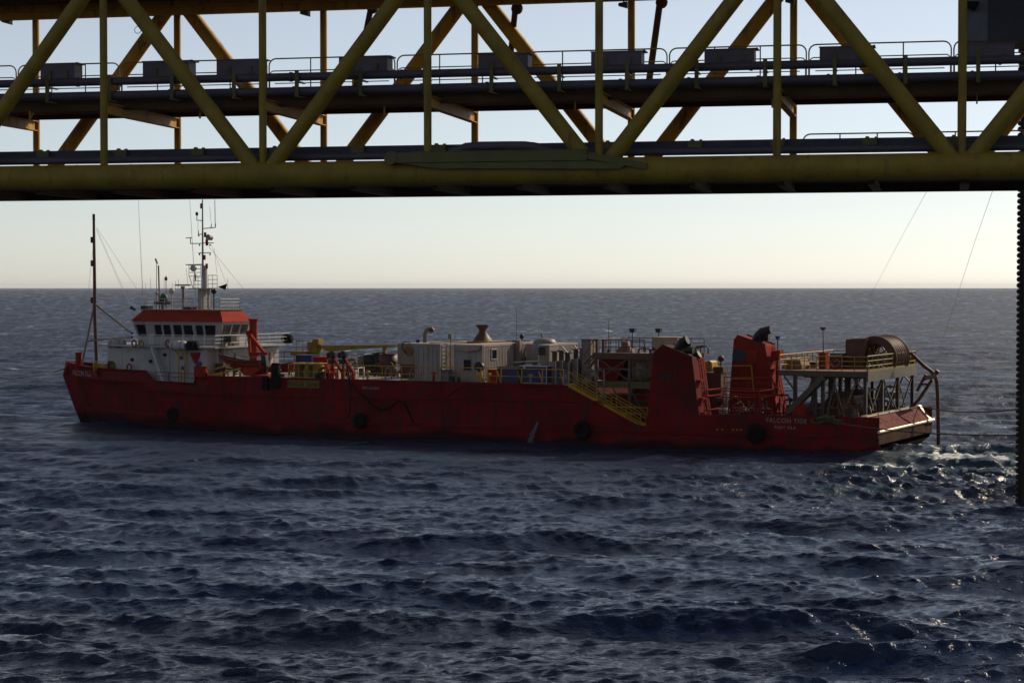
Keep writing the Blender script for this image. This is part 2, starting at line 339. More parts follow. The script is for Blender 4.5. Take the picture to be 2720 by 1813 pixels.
bt.part('bottom_chord', cylmb(V(X0, WB, ZB - .1), V(X1, WB, ZB - .1), RC * .95, 32), BROWN)
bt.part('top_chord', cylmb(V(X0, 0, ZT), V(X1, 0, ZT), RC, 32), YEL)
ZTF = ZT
bt.part('top_chord', cylmb(V(X0, WB, ZTF), V(X1, WB, ZTF), RC, 32), YEL_LIT)
for k, x in enumerate(XV):
    up = (k % 2 == 1)                                # node at the top on odd verticals
    for y, m in ((0, YEL), (WB, YEL_LIT)):
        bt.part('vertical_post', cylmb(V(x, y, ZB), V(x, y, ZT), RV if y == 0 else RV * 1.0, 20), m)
        if k < len(XV) - 1:
            a = V(x + (.25 if not up else .05), y, ZT if up else ZB); b = V(x + BAY - (.25 if up else .05), y, ZB if up else ZT)
            a = V(x + (0.0 if up else .35), y, ZT if up else ZB + .25); b = V(x + BAY - (.35 if up else 0), y, ZB + .25 if up else ZT)
            bt.part('diagonal_brace', cylmb(a, b, RD, 28), m)
# under-deck girder (far side, seen below the near chord) and its cross beams
zlow = BRG(702, 530, y=WB - .2).z
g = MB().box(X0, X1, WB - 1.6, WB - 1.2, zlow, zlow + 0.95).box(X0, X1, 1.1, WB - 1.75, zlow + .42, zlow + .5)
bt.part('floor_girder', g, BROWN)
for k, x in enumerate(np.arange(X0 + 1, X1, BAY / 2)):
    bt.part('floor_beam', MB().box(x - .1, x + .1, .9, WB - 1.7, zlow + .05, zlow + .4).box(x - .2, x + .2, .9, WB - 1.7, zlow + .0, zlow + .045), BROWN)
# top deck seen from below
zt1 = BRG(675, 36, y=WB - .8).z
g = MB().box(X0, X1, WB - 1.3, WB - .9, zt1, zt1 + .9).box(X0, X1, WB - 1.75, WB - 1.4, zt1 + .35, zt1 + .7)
bt.part('top_girder', g, YEL_LIT)
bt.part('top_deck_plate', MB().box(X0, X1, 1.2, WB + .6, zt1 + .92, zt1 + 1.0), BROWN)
for y in (WB - 2.6, WB - 3.6):
    bt.part('roof_pipe', cylmb(V(X0, y, zt1 + .62), V(X1, y, zt1 + .62), .13, 14), BROWN)
for px, q, wd in ((957, (984, 28, 930, 158), .3), (1353, (1368, 30, 1340, 115), .3), (1735, (1752, 14, 1716, 166), .33)):
    a = BRG(q[0], q[1], y=WB - .6); b = BRG(q[2], q[3], y=WB - .6); b = a + (b - a) * 1.35
    bt.part('sway_brace', cylmb(a, V(b.x, WB + 1.4, b.z - .3), wd / 2, 14).ball(a + V(.1, 0, .12), .3), BROWN)
# middle walkway deck: brown edge girder and plate
YM = 2.2
def yz(py, px, y): return BRG(px, py, y=y).z
zm0 = yz(283, 560, YM); zm1 = yz(259, 560, YM)
zm0 = yz(287, 560, YM)
bt.part('walkway_girder', MB().box(X0, X1, YM, YM + .12, zm0 + .06, zm1).box(X0, X1, YM - .12, YM + .24, zm0, zm0 + .055).box(X0, X1, YM + .13, WB - .6, zm1 - .12, zm1 - .04), BROWN)
bt.part('walkway_girder', MB().box(X0, X1, WB - .9, WB - .7, zm0 + .15, zm1 - .13), BROWN)
for x in XV:                                          # sloped-looking transverse I beams tying post to post
    z1 = BRG(289, 270, x=XV[1] + .3).z if False else yz(272, 277, 0); h = .52
    bt.part('cross_beam', MB().box(x - .03, x + .03, RV, WB - RV, z1 - h + .04, z1 - .04).box(x - .17, x + .17, RV, WB - RV, z1 - .04, z1).box(x - .17, x + .17, RV, WB - RV, z1 - h, z1 - h + .04), YEL_LIT)
# handrails of the walkway: looped panels
def loop_rail(xa, xb, y, z0, h, r=.035, rad=.35):
    mb = MB(); n = 5
    def path(hh, ra, x_a, x_b):
        p = [V(x_a, y, z0)]
        p += [V(x_a + ra - ra * math.cos(t), y, z0 + hh - ra + ra * math.sin(t)) for t in np.linspace(0, math.pi / 2, n)]
        p += [V(x_b - ra + ra * math.sin(t), y, z0 + hh - ra + ra * math.cos(t)) for t in np.linspace(0, math.pi / 2, n)]
        return p + [V(x_b, y, z0)]
    mb.tube(path(h, rad, xa, xb), r, 8)
    mb.tube(path(h * .58, rad * .6, xa + .03, xb - .03), r * .8, 6)
    k = max(2, round((xb - xa) / 1.9))
    for i in range(1, k): x = xa + (xb - xa) * i / k; mb.cyl(V(x, y, z0), V(x, y, z0 + h), r * .9, n=8)
    mb.tube([V(xa + .3, y, z0 + .22), V(xb - .3, y, z0 + .22)], r * .7, 6)
    return mb
YR = WB - 1.2; zr0 = yz(238, 560, YR); zr1 = yz(161, 560, YR)
edges = [-60, 46, 320 - 0, 712, 1052, 1400, 1775, 2145, 2530, 2760]
xs = [BRG(px, 200, y=YR).x for px in edges]
for a, b in zip(xs[:-1], xs[1:]):
    bt.part('walkway_railing', loop_rail(a + .06, b - .06, YR, zr0, zr1 - zr0), YEL)
zb0 = yz(388, 2300, WB + .4); 
for a, b in ((2133, 2430), (2436, 2640), (2646, 2790)):
    xa, xb = BRG(a, 370, y=WB + .4).x, BRG(b, 370, y=WB + .4).x
    bt.part('walkway_railing', loop_rail(xa, xb, WB + .4, zb0 - .3, yz(354, 2300, WB + .4) - zb0 + .3), YEL)
bt.part('hanger', MB().box(*[BRG(78, 300, y=1.8).x + d for d in (0, .05)], 1.75, 1.85, yz(322, 78, 1.8), zm0).beam(BRG(78, 320, y=1.8), BRG(90, 300, y=1.8), .05), YEL_LIT)
for px, py in ((532, 315), (1022, 305), (1529, 293), (2053, 286), (2597, 276)):
    a = BRG(px, py, y=YM + .5); bt.part('hanger', MB().box(a.x - .07, a.x, a.y, a.y + .1, a.z, zm0), YEL_LIT)

# olive posts clamping the pipes, their spacing about 2.8 m
zu = yz(221, 100, 1.3); zl = yz(258, 100, 1.3)
def bline(px, py, y): return BRG(px, py, y=y)
pxs = [125, 290, 456, 621, 788, 957, 1128, 1305, 1485, 1665, 1850, 2032, 2217, 2405, 2598]
for k, px in enumerate(pxs):
    x = BRG(px, 240, y=1.0).x
    bt.part('pipe_bracket', MB().box(x - .09, x + .09, .98, 1.06, zl - .3, zu + .28).box(x - .09, x + .09, 1.07, 2.2, zl - .3, zl - .24).box(x - .06, x + .06, 1.07, 2.1, zu - .26, zu - .2), OLIVE)
for nm, z, rr, y, lb in (('pipeline', zu, .19, 1.3, 'upper grey pipe clamped along the near side of the bridge walkway'), ('pipeline', zl, .2, 1.3, 'lower grey pipe of the pair clamped below the bridge walkway rail')):
    mb = MB().cyl(V(X0, y, z), V(X1, y, z), rr, n=20)
    for x in np.arange(X0, X1, 3.05 if rr > .19 else 5.3): mb.cyl(V(x, y, z), V(x + .12, y, z), rr + .035, n=20)
    solo(nm, mb, PIPE, lb, 'pipe', BRG, (0, y, z))
solo('pipeline', MB().cyl(V(X0, 1.75, zu + .06), V(X1, 1.75, zu + .06), .1, n=14), PIPE, 'thin dark pipe just behind the upper grey bridge pipe', 'pipe', BRG, (0, 1.75, zu))
# pipes lying on the bottom chord level
zc = yz(425, 300, 1.1); zd = yz(410, 300, 1.9)
solo('pipeline', MB().cyl(V(X0, 1.1, zc), V(X1, 1.1, zc), .17, n=20), PIPE, 'blue grey pipe lying just above the bottom chord of the bridge', 'pipe', BRG, (0, 1.1, zc))
solo('cable_tray', MB().box(X0, X1, 1.6, 2.3, zd - .1, zd + .14).box(X0, X1, 1.55, 1.6, zd - .16, zd + .18), GREYM, 'dark covered cable tray running along the bottom of the bridge', 'cable tray', BRG, (0, 1.9, zd))
for k, px in enumerate([113, 320, 525, 735, 950, 1165, 1400, 1620, 1845, 2065, 2310, 2540]):
    x = BRG(px, 410, y=1.4).x
    bt.part('pipe_saddle', MB().prism([(x - .33, zd + .17), (x - .2, zd + .17), (x - .17, zd + .24), (x - .05, zd + .24), (x, zd + .17), (x + .2, zd + .17), (x + .22, zd + .22), (x + .33, zd + .22), (x + .3, zd - .14), (x - .3, zd - .14)], 1.38, 1.5), OLIVE)
# bent pipe over the bottom chord and the side landing
a = [BRG(px, py, y=.75) for px, py in ((1195, 404), (1222, 398), (1238, 391), (1275, 388), (1350, 387), (1395, 387), (1425, 391), (1460, 402), (1500, 408), (1560, 412))]
solo('bent_pipe', MB().tube(a, [.2, .2, .2, .2, .2, .2, .2, .2, .17, .13], 14), PIPE, 'thick dark pipe bent up and over in the middle of the bottom chord', 'pipe', BRG, a[0])
la = BRG(1040, 432, y=-.75); lb_ = BRG(1560, 424, y=-.75)
land = Thing('side_landing', 'olive cantilevered landing beam with round end on the side of the bottom chord', 'landing', BRG, (la.x, -.7, la.z))
land.part('beam', MB().box(la.x + .1, lb_.x, -.9, -.6, la.z - .02, la.z + .42).box(la.x + .9, lb_.x, -.9, .3, la.z + .43, la.z + .47), OLIVE)
land.part('roller', MB().cyl(V(la.x, -.95, la.z + .2), V(la.x, -.5, la.z + .2), .3, n=20), OLIVE)
land.part('gusset', MB().prism([(la.x + .5, la.z - .04), (lb_.x, la.z - .04), (lb_.x + 1.7, la.z - .25), (lb_.x + 1.4, la.z - .42), (la.x + 3.0, la.z - .3), (la.x + 2.3, la.z - .32)], -.84, -.66), OLIVE)
land.part('arm', MB().beam(V(lb_.x, -.75, la.z + .2), V(lb_.x + 2.6, -.6, la.z - .3), .22, .3), OLIVE)

# grey equipment boxes on the walkway
boxes = [(107, 198, 1), (379, 502, 0), (575, 693, 0), (900, 1029, 0), (1270, 1402, 0), (1570, 1704, 0), (1871, 2003, 0), (2177, 2315, 0), (2566, 2695, 0)]
blab = ['leftmost grey equipment box on the walkway, behind the first near diagonal', 'grey equipment box on the walkway behind the second near diagonal', 'grey equipment box on the walkway just left of the second near vertical post',
        'grey equipment box on the walkway behind the rising diagonal in the left half', 'grey equipment box on the walkway just right of the third near vertical post', 'grey equipment box on the walkway crossed by the fourth near vertical post',
        'grey equipment box on the walkway behind the rising diagonal in the right half', 'brownish equipment box on the walkway behind the long falling diagonal at the right', 'pale grey equipment box on the walkway below the big dark module at far right']
for k, (pa, pb, _) in enumerate(boxes):
    yb = 2.9; t = (pa + pb) / 2
    off = 594 + (t - 440) * .0214
    top = HY - (598 + (t - 290) * .0214); bot = top + 46
    a = BRG(pa, top, y=yb); b = BRG(pb, bot, y=yb)
    e = Thing('equipment_box', blab[k], 'equipment box', BRG, (a.x, yb, b.z), group='grey boxes along the bridge walkway')
    e.part('cabinet', MB().box(a.x, b.x, yb, yb + .9, b.z, a.z - .06).box(a.x + .1, b.x - .1, yb - .02, yb, b.z + .12, b.z + .2), PANEL)
    e.part('lid', MB().prism([(a.x - .03, a.z - .055), (b.x + .15, a.z - .055), (b.x + .15, a.z), (b.x + .06, a.z - .02), (a.x - .03, a.z - .02)], yb - .05, yb + .95), PANEL)
    for f in (.3, .78):
        x = a.x + (b.x - a.x) * f; e.part('strut', MB().box(x - .05, x + .05, yb - .1, yb - .03, b.z, b.z + .5), OLIVE)
# floodlights hung below the top deck
for (px, py, lb) in ((20, 60, 'small floodlight hanging under the top deck at the far left'), (162 + 650, 38, 'small floodlight hanging under the top deck between the second and third near posts'), (1657, 16, 'small floodlight hanging under the top deck near the middle of the bridge'), (2100, 5, 'small floodlight hanging under the top deck beside the fifth near post')):
    a = BRG(px, py, y=WB - 1.0)
    f = Thing('floodlight', lb, 'floodlight', BRG, a, group='floodlights under the top deck of the bridge')
    f.part('housing', MB().prism([(a.x - .25, a.z), (a.x + .18, a.z - .12), (a.x + .18, a.z + .18), (a.x - .22, a.z + .12)], a.y - .2, a.y + .2), STEELG)
    f.part('bracket', MB().box(a.x - .03, a.x + .03, a.y - .03, a.y + .03, a.z + .15, zt1), STEELG)
a = BRG(366, 80, y=.7); solo('hanging_cable_loop', MB().ring(a, (0, 1, 0), .16, .015, n=20, m=6).cyl(a + V(0, 0, .16), a + V(.02, 0, .5), .015, n=6), BLACK, 'small black cable loop hanging from the first falling diagonal', 'cable', BRG, a)
# module on the bridge at upper right
a = BRG(2566, 109, y=3.9); b = BRG(2625, 109, y=3.9)
md = Thing('deck_module', 'big dark grey module standing on the bridge at the upper right corner', 'module', BRG, (a.x, 3.9, a.z))
md.part('end_panel', MB().box(a.x, b.x, 4.0, 7.5, a.z, a.z + 6).box(a.x + .02, b.x, 3.97, 4.0, a.z, a.z + 6), GREYL)
md.part('main_block', MB().box(b.x + .01, X1 + 2, 3.85, 7.6, a.z, a.z + 6), GREYM)
c = BRG(2580, 12, y=3.7)
f = Thing('floodlight', 'black wedge shaped floodlight on the pale panel of the upper right module', 'floodlight', BRG, c)
f.part('housing', MB().prism([(c.x - .3, c.z + .12), (c.x + .35, c.z + .1), (c.x + .15, c.z - .3), (c.x - .2, c.z - .12)], c.y - .15, c.y + .15), BLACK)
f.part('bracket', MB().box(c.x - .3, c.x - .24, c.y, 3.97, c.z, c.z + .1), BLACK)

# ------------------------------------------------------------------ jack-up leg with its toothed rack at the right edge
lx = WORLD(2697, 1328, z=0); LY = lx.y
jl = Thing('jackup_leg', 'dark steel rig leg with toothed rack standing in the sea at the right edge', 'rig leg', WORLD, (lx.x, LY, 0))
jl.part('leg_column', MB().cyl(V(lx.x + 1.25, LY + .1, -6), V(lx.x + 1.25, LY + .1, 34), 1.0, n=28), LEGM)
pit = 15.9 / FPX * LY; z = -2.0; poly = []
prof = [(0, 0), (.30, .12), (.42, .42), (.42, .58), (.30, .88), (0, 1)]
while z < 33:
    poly += [(lx.x + .2 - pr * .48, z + t * pit) for pr, t in prof[:-1]]; z += pit
rk2 = MB(); n_ = len(poly)                               # rack built as quads so every tooth is a clean face
for i in range(n_ - 1):
    (xa, za), (xb, zb) = poly[i], poly[i + 1]
    rk2.add([(xa, LY - .1, za), (xb, LY - .1, zb), (lx.x + .5, LY - .1, zb), (lx.x + .5, LY - .1, za), (xa, LY + .1, za), (xb, LY + .1, zb), (lx.x + .5, LY + .1, zb), (lx.x + .5, LY + .1, za)],
            [(0, 3, 2, 1), (4, 5, 6, 7), (0, 1, 5, 4)])
jl.part('rack', rk2, LEGM)

# ------------------------------------------------------------------ the supply ship
ship = Thing('supply_ship', 'long red offshore supply ship with white wheelhouse forward and crowded working deck', 'ship', SHIP, (-40, YC, 0))
def sp(px, py, **k): return SHIP(px, py, **k)
top_line = [(-81.6, 5.72), (-79.2, 5.45), (-76.2, 5.33), (-72, 5.31), (-68.4, 5.32), (-67.2, 4.43), (-62.3, 4.36), (-62.2, 4.32), (-61.9, 5.5), (-60.8, 5.5), (-60.6, 5.04), (-26.0, 5.06), (-19.7, 2.1), (-18.8, 1.9), (-14.8, 1.9), (-14.3, 2.95), (-7, 3.14), (-1.4, 3.15)]
deck_line = [(-82, 4.2), (-68.3, 4.2), (-67.2, 3.55), (-61, 3.55), (-60.5, 4.95), (-26, 4.95), (-25.8, 1.75), (0, 1.75)]
def lin(tab, x): return float(np.interp(x, [a for a, _ in tab], [b for _, b in tab]))
xs = sorted(set([a for a, _ in top_line] + [a for a, _ in deck_line] + list(np.linspace(-81.6, -56, 34)) + list(np.linspace(-56, -1.4, 22)) + [-50, -0.6, 0.0]))
xs = [x for x in xs if -81.6 <= x <= 0]
def half(x, lev):                                    # half breadth at a level: 0 keel, 1 water, 2 rub rail, 3 knuckle, 4 top
    k = [3.4, 3.3, 2.5, .9, 0][lev]; t = min(1, max(0, (-56 + (4 - lev) * 2.5 - x) / (25.9 + (4 - lev) * 2.5 - k)))
    return YC * max(0.0, 1 - t ** (2.3 - .12 * (4 - lev))) - (0.0 if lev > 1 else (.0 if lev == 1 else .9))
hull = MB(); rows = []
for x in xs:
    zt_ = lin(top_line, x); r4 = half(x, 4)
    flare = 0.0
    zk = min(zt_ - .15, float(np.interp(x, [-82, -66, -60, 0], [4.33, 4.13, 3.43, 3.0])))
    zk = min(zk, zt_ - .12)
    sternup = max(0.0, (x + 5) / 5)
    xo = -.0
    stx = [1.3, 1.1, .1, -1.25, -.85]                   # the raked stem, per level
    f = max(0, min(1, (-72 - x) / 9.6)) ** 2
    L = [(0, -3.2 + 4.0 * sternup), (1, -.6 + 1.75 * max(0.0, (x + 6) / 6)), (2, 1.3), (3, zk), (4, zt_)]
    row = []
    for lev, z in L:
        hb = max(half(x, lev), 0.0)
        if x <= -81.59: hb = 0.0
        row.append((x + stx[lev] * f, YC - hb, z))
    row.append((x, YC - max(r4 - .14, 0), zt_)); row.append((x, YC - max(r4 - .14, 0), lin(deck_line, x)))
    rows.append(row)
vs = []; m_ = len(rows[0])
for row in rows: vs += row
for row in rows: vs += [(a, 2 * YC - b, c) for a, b, c in row]
N = len(rows); fs = []
for i in range(N - 1):
    for j in range(m_ - 1):
        a, b = i * m_ + j, (i + 1) * m_ + j
        fs.append((a, a + 1, b + 1, b)); o_ = N * m_; fs.append((o_ + a, o_ + b, o_ + b + 1, o_ + a + 1))
    a, b = i * m_, (i + 1) * m_; fs.append((a, b, N * m_ + b, N * m_ + a))
hull.add(vs, fs)
hull_o = ship.part('hull', hull, RED)
def dark_low_band(m):                                     # hull colour darkens towards the water, with a ragged edge
    n = m.node_tree; L = n.links; p = n.nodes['Principled BSDF']; src = p.inputs['Base Color'].links[0].from_socket
    tc = n.nodes.new('ShaderNodeTexCoord'); sx = n.nodes.new('ShaderNodeSeparateXYZ'); L.new(tc.outputs['Object'], sx.inputs[0])
    nz = n.nodes.new('ShaderNodeTexNoise'); nz.inputs['Scale'].default_value = .35; nz.inputs['Detail'].default_value = 6; L.new(tc.outputs['Object'], nz.inputs['Vector'])
    ma = n.nodes.new('ShaderNodeMath'); ma.operation = 'MULTIPLY_ADD'; L.new(nz.outputs['Fac'], ma.inputs[0]); ma.inputs[1].default_value = -1.6; L.new(sx.outputs['Z'], ma.inputs[2])
    mr = n.nodes.new('ShaderNodeMapRange'); mr.inputs['From Min'].default_value = -.25; mr.inputs['From Max'].default_value = .15; mr.inputs['To Min'].default_value = 1; mr.inputs['To Max'].default_value = 0; L.new(ma.outputs[0], mr.inputs['Value'])
    mx = n.nodes.new('ShaderNodeMixRGB'); L.new(mr.outputs[0], mx.inputs[0]); L.new(src, mx.inputs[1]); mx.inputs[2].default_value = (.018, .004, .005, 1); L.new(mx.outputs[0], p.inputs['Base Color'])
dark_low_band(hull_o.data.materials[0].copy() if False else hull_o.data.materials[0])
dk = MB(); dkl = MB()
for i in range(N - 1):
    x = (rows[i][0][0] + rows[i + 1][0][0]) / 2
    q = [rows[i][-1], rows[i + 1][-1], (rows[i + 1][-1][0], 2 * YC - rows[i + 1][-1][1], rows[i + 1][-1][2]), (rows[i][-1][0], 2 * YC - rows[i][-1][1], rows[i][-1][2])]
    (dkl if -60.6 < x < -26 else dk).add(q, [(0, 1, 2, 3)])
ship.part('deck', dkl, DECK, label='pale planked raised cargo deck amidships'); ship.part('deck', dk, DECKG, label='dark lower deck at bow and stern')
# transom: stained plate, worn bright lip, slanted stern plates
ship.part('transom', MB().prism([(0.0, 1.13), (0.02, 1.96), (-.35, 1.96), (-1.6, 1.13)], .02, B - .02), TRANSOM)
lip = MB().cyl(V(.02, -.05, 2.08), V(.02, B + .05, 2.08), .11, n=16); lip.cyl(V(.1, B - 1.9, 2.1), V(.1, B + .12, 2.1), .14, n=16)
ship.part('stern_lip', lip, BARE)
for k in range(5):
    y0 = .05 + k * 2.96; y1 = y0 + 2.88; sp_ = MB()
    sp_.prism([(-.08, 2.2), (-.95, 3.1), (-1.35, 3.15), (-1.35, 1.76), (-.3, 1.97)], y0, y1)
    for q in (.3, .78):
        c = V(-.46, y0 + 2.9 * q, 2.3)
    o = ship.part('stern_plate', sp_, PINK)
    cap = MB().box(-1.42, -.92, y0 + .12, y1 - .12, 3.16, 3.24); ship.part('stern_cap', cap, BARE, parent=o)
    hl = MB()
    for q in (.25, .72):
        c = V(-.5, y0 + 2.9 * q, 2.635); nrm = V(.9, 0, .87).normalized(); hl.cyl(c - nrm * .1, c + nrm * .02, .1, n=12)
    ship.part('drain_hole', hl, BLACK, parent=o)
ship.part('fairlead', MB().prism([(-1.2, 1.76), (.0, 1.76), (.05, 2.2), (-.9, 3.3), (-1.2, 3.3)], B - .8, B - .1), BARE)
# rub rails
def strake(tab, h=.2, d=.16, ylev=4):
    mb = MB(); out = []
    for x, z in tab:
        y = YC - max(half(x, ylev), 0)
        out.append((x, y, z))
    for side in (0, 1):
        P = [(x, (y if not side else 2 * YC - y), z) for x, y, z in out]; s_ = -1 if not side else 1
        vs = []; 
        for x, y, z in P: vs += [(x, y - s_ * .05, z - h / 2), (x, y + s_ * d, z - h / 2 + .04), (x, y + s_ * d, z + h / 2 - .04), (x, y - s_ * .05, z + h / 2)]
        mb.add(vs, [(i * 4 + j, (i + 1) * 4 + j, (i + 1) * 4 + (j + 1) % 4, i * 4 + (j + 1) % 4) for i in range(len(P) - 1) for j in range(4)])
        mb.add(vs[:4], [(0, 1, 2, 3)]); mb.add(vs[-4:], [(3, 2, 1, 0)])
    return mb
ship.part('rub_rail', strake([(x, float(np.interp(x, [-80, -60, -50, -22, -1, 0], [1.25, 1.3, 1.32, 1.45, 1.72, 1.72]))) for x in list(np.linspace(-77.5, -50, 24)) + list(np.linspace(-48, 0, 14))], .24, .16, 2), RED)
ship.part('rub_rail', strake([(x, float(np.interp(x, [-68, -60, -52, -43, -25], [3.57, 3.43, 3.36, 3.5, 3.72]))) for x in list(np.linspace(-69, -56, 12)) + list(np.linspace(-54, -22.6, 10))], .16, .12), RED)
ship.part('rub_rail', strake([(x, float(np.interp(x, [-81, -66], [4.33, 4.13]))) for x in np.linspace(-80.6, -66.4, 18)], .1, .06, 3), RED)
pts = [sp(px, py, y=-.08) for px, py in ((1180, 1057), (1205, 1040), (1225, 1026), (1260, 1022), (1500, 1027))]
ship.part('hull_seam', MB().tube(pts, .05, 6), RED)
hullpl = MB()
for x in (-58.5, -47, -35.5, -12.5, -6.2): hullpl.box(x, x + .05, -.025, .05, 1.6, 3.0)
ship.part('weld_seam', hullpl, RED)

# lettering
def side_text(t, px, py, hpx, mtl, squeeze=None, y=-.03):
    a = sp(px, py, y=y); s_ = hpx / 33.0
    return text_mb(t, s_ / .72, lambda u, v, d: V(a.x + u * (squeeze or 1), a.y - d, a.z + v))
ship.part('name_lettering', side_text('FALCON TIDE', 2035, 1121, 12, LETTER, .91), LETTER)
ship.part('port_lettering', side_text('PORT VILA', 2057, 1138, 8, LETTER, .93), LETTER)
ship.part('number_lettering', side_text('IMO 9214927', 962, 1033, 7.2, LETTER, .86), LETTER)
def bow_place(u, v, d):
    x = -80.6 + u * 0.8; y = YC - max(half(x, 4), 0); y2 = YC - max(half(x + .1, 4), 0); n = V(-(y - y2) * -10, -1, 0).normalized()
    zz = 4.45 + v
    return V(x, y, zz) + V(-.14, -.26, 0) - V(0, d, 0)
ship.part('name_lettering', text_mb('FALCON TIDE', .72, bow_place), LETTER)
em = MB().cyl(sp(240, 988, y=YC - half(-76.3, 4) - .0) + V(-.1, -.12, 0), sp(240, 988, y=YC - half(-76.3, 4)) + V(0, .1, 0), .2, n=8)
em.add([(-76.6, YC - half(-76.6, 4) - .2, 4.62), (-75.7, YC - half(-75.7, 4) - .2, 4.62), (-76.1, YC - half(-76.1, 4) - .2, 5.1)], [(0, 1, 2)])
ship.part('bow_emblem', em, ORANGE)
sa_ = sp(764, 1028, y=-.05); sb_ = sp(847, 1011, y=-.05)
sg = ship.part('rescue_sign', MB().box(sa_.x, sb_.x, -.05, .01, sa_.z, sb_.z), SIGNY)
L_ = sb_.x - sa_.x; hh_ = sb_.z - sa_.z
tm = text_mb('RESCUE ZONE', hh_ * .86, lambda u, v, d: V(sa_.x + .08 + u * 1.0, -.055 - d, sa_.z + hh_ * .2 + v))
ux = max(v.x for v in tm.v) - (sa_.x + .08)
for v in tm.v: v.x = sa_.x + .08 + (v.x - sa_.x - .08) * (L_ - .16) / ux
ship.part('sign_lettering', tm, BLACK, parent=sg)
fp = MB()
for px in (1903, 1916, 1944, 1955, 1966): a = sp(px, 1141, y=-.02); fp.box(a.x, a.x + .16, -.02, .03, a.z - .04, a.z + .06)
ship.part('freeing_port_glint', fp, YEL_LIT)  # yellow slots paint the sunlight showing through the freeing ports

# deck-edge rail (weathered yellow) and others
YE = .25
rl = MB().rail([(-52.2, YE, 4.96), (-26.0, YE, 4.96)], 1.25, .035, 1.9).rail([(-52.2, B - YE, 4.96), (-26.0, B - YE, 4.96)], 1.25, .035, 1.9)
for x in np.arange(-33.9, -26, 1.9): rl.beam((x, YE, 6.0), (x + .12, YE + .5, 4.96), .07)
ship.part('deck_railing', rl, YEL_LIT)
ship.part('deck_railing', MB().rail([(-66.7, .75, 4.5), (-62.2, .45, 4.4)], .75, .03, 1.3, mids=(.5,)), RED2, label='red railing in the bulwark gap beside the deckhouse')
# stairs aft of the raised deck
st = MB(); A = V(-25.6, .7, 4.95); Z_ = V(-19.3, .7, 1.85)
for yy in (.35, 1.25): st.beam(V(A.x, yy, A.z), V(Z_.x, yy, Z_.z), .08, .3)
for k in range(13): q = A.lerp(Z_, (k + .5) / 13); st.box(q.x - .16, q.x + .16, .39, 1.21, q.z - .02, q.z + .02)
ship.part('stair', st, YEL_LIT)
sr = MB()
for yy in (.32, 1.28):
    for hh in (1.1, .6): sr.cyl(V(A.x, yy, A.z + hh), V(Z_.x, yy, Z_.z + hh), .035, n=6)
    for k in range(6): q = A.lerp(Z_, k / 5); sr.cyl(V(q.x, yy, q.z), V(q.x, yy, q.z + 1.1), .03, n=6)
ship.part('stair_railing', sr, YEL_LIT)
ship.part('deck_railing', MB().rail([(-22.4, .3, 2.4), (-18.7, .3, 2.4)], .95, .035, 2), YEL_LIT, label='short yellow rail in the gap before the near funnel')
ship.part('bulkhead', MB().box(-26.02, -25.85, .3, B - .3, 1.75, 4.94), RED)

# deckhouse
def lerp2(p, q, t): return (p[0] + (q[0] - p[0]) * t, p[1] + (q[1] - p[1]) * t)
house = [(-61.8, 1.7), (-61.8, 13.2), (-69, 13.0), (-75.6, 9.8), (-75.6, 5.2), (-69, 2.0)]
house_l = [(-61.8, 1.8), (-61.8, 13.2), (-67.6, 12.9), (-67.6, 2.1)]
hs_ = ship.part('deckhouse', MB().frustum(house_l, house_l, 3.4, 4.2).frustum(house, house, 4.21, 7.38), WHITE)
ho = [(-60.6, 1.3), (-60.6, 13.6), (-69.1, 13.5), (-76.2, 10.5), (-76.2, 4.5), (-69.1, 1.5)]
ship.part('bridge_deck', MB().frustum(ho, ho, 7.39, 7.52), WHITE)
# wheelhouse with outward leaning window band and red visor
wy0, wy1 = 5.0, 9.0
wx1 = sp(588, 890, y=wy0).x; wx0 = sp(350, 893, y=wy0).x
def wpoly(e, c=.9):
    x0, x1, y0, y1 = wx0 - e, wx1 + e, wy0 - e, wy1 + e
    return [(x0 + c, y0), (x1 - .0, y0), (x1, y0 + .0), (x1, y1 - .0), (x1 - .0, y1), (x0 + c, y1), (x0, y1 - c), (x0, y0 + c)]
def wp(e, c=.9):
    p = wpoly(e, c); return [p[0], p[1], p[3], p[5], p[6], p[7]]
zw0, zw1 = sp(588, 894, y=wy0).z, sp(588, 861, y=wy0).z
zv0, zv1 = sp(588, 855, y=wy0 - .3).z, sp(582, 825, y=wy0 + .4).z
wh = ship.part('wheelhouse', MB().frustum(wp(0), wp(0), 7.53, zw0).frustum(wp(0), wp(.3), zw0, zw1).frustum(wp(.3), wp(.34), zw1, zv0), WHITE)
ship.part('visor', MB().frustum(wp(.5), wp(-.35), zv0 + .01, zv1), ORANGE, parent=wh)
ship.part('wheelhouse_roof', MB().frustum(wp(-.25), wp(-.2), zv1 + .01, zv1 + .12), BEIGE, parent=wh)
def slantq(pxs, y, e=.3):                            # window pane on the leaning near side
    z0_, z1_ = sp(500, 893, y=wy0).z, sp(500, 863, y=wy0).z
    xa0, xb0, xa1, xb1 = [sp(p, 878, y=y).x for p in pxs]
    def yy(z): return wy0 - e * (z - zw0) / (zw1 - zw0) - .025
    mb = MB(); q = [(xa0, yy(z0_), z0_), (xb0, yy(z0_), z0_), (xb1, yy(z1_), z1_), (xa1, yy(z1_), z1_)]
    return mb.add(q + [(a, b + .04, c) for a, b, c in q], [(0, 1, 2, 3), (0, 4, 5, 1), (1, 5, 6, 2), (2, 6, 7, 3), (3, 7, 4, 0)])
for pxs in ((371, 390, 366, 390), (415, 432, 415, 432), (438, 456, 438, 456), (464.5, 485, 464.5, 485), (491.5, 515, 491.5, 514), (524, 542, 524, 542), (548, 572, 548, 577)):
    ship.part('window', slantq(pxs, wy0), GLASS, parent=wh)
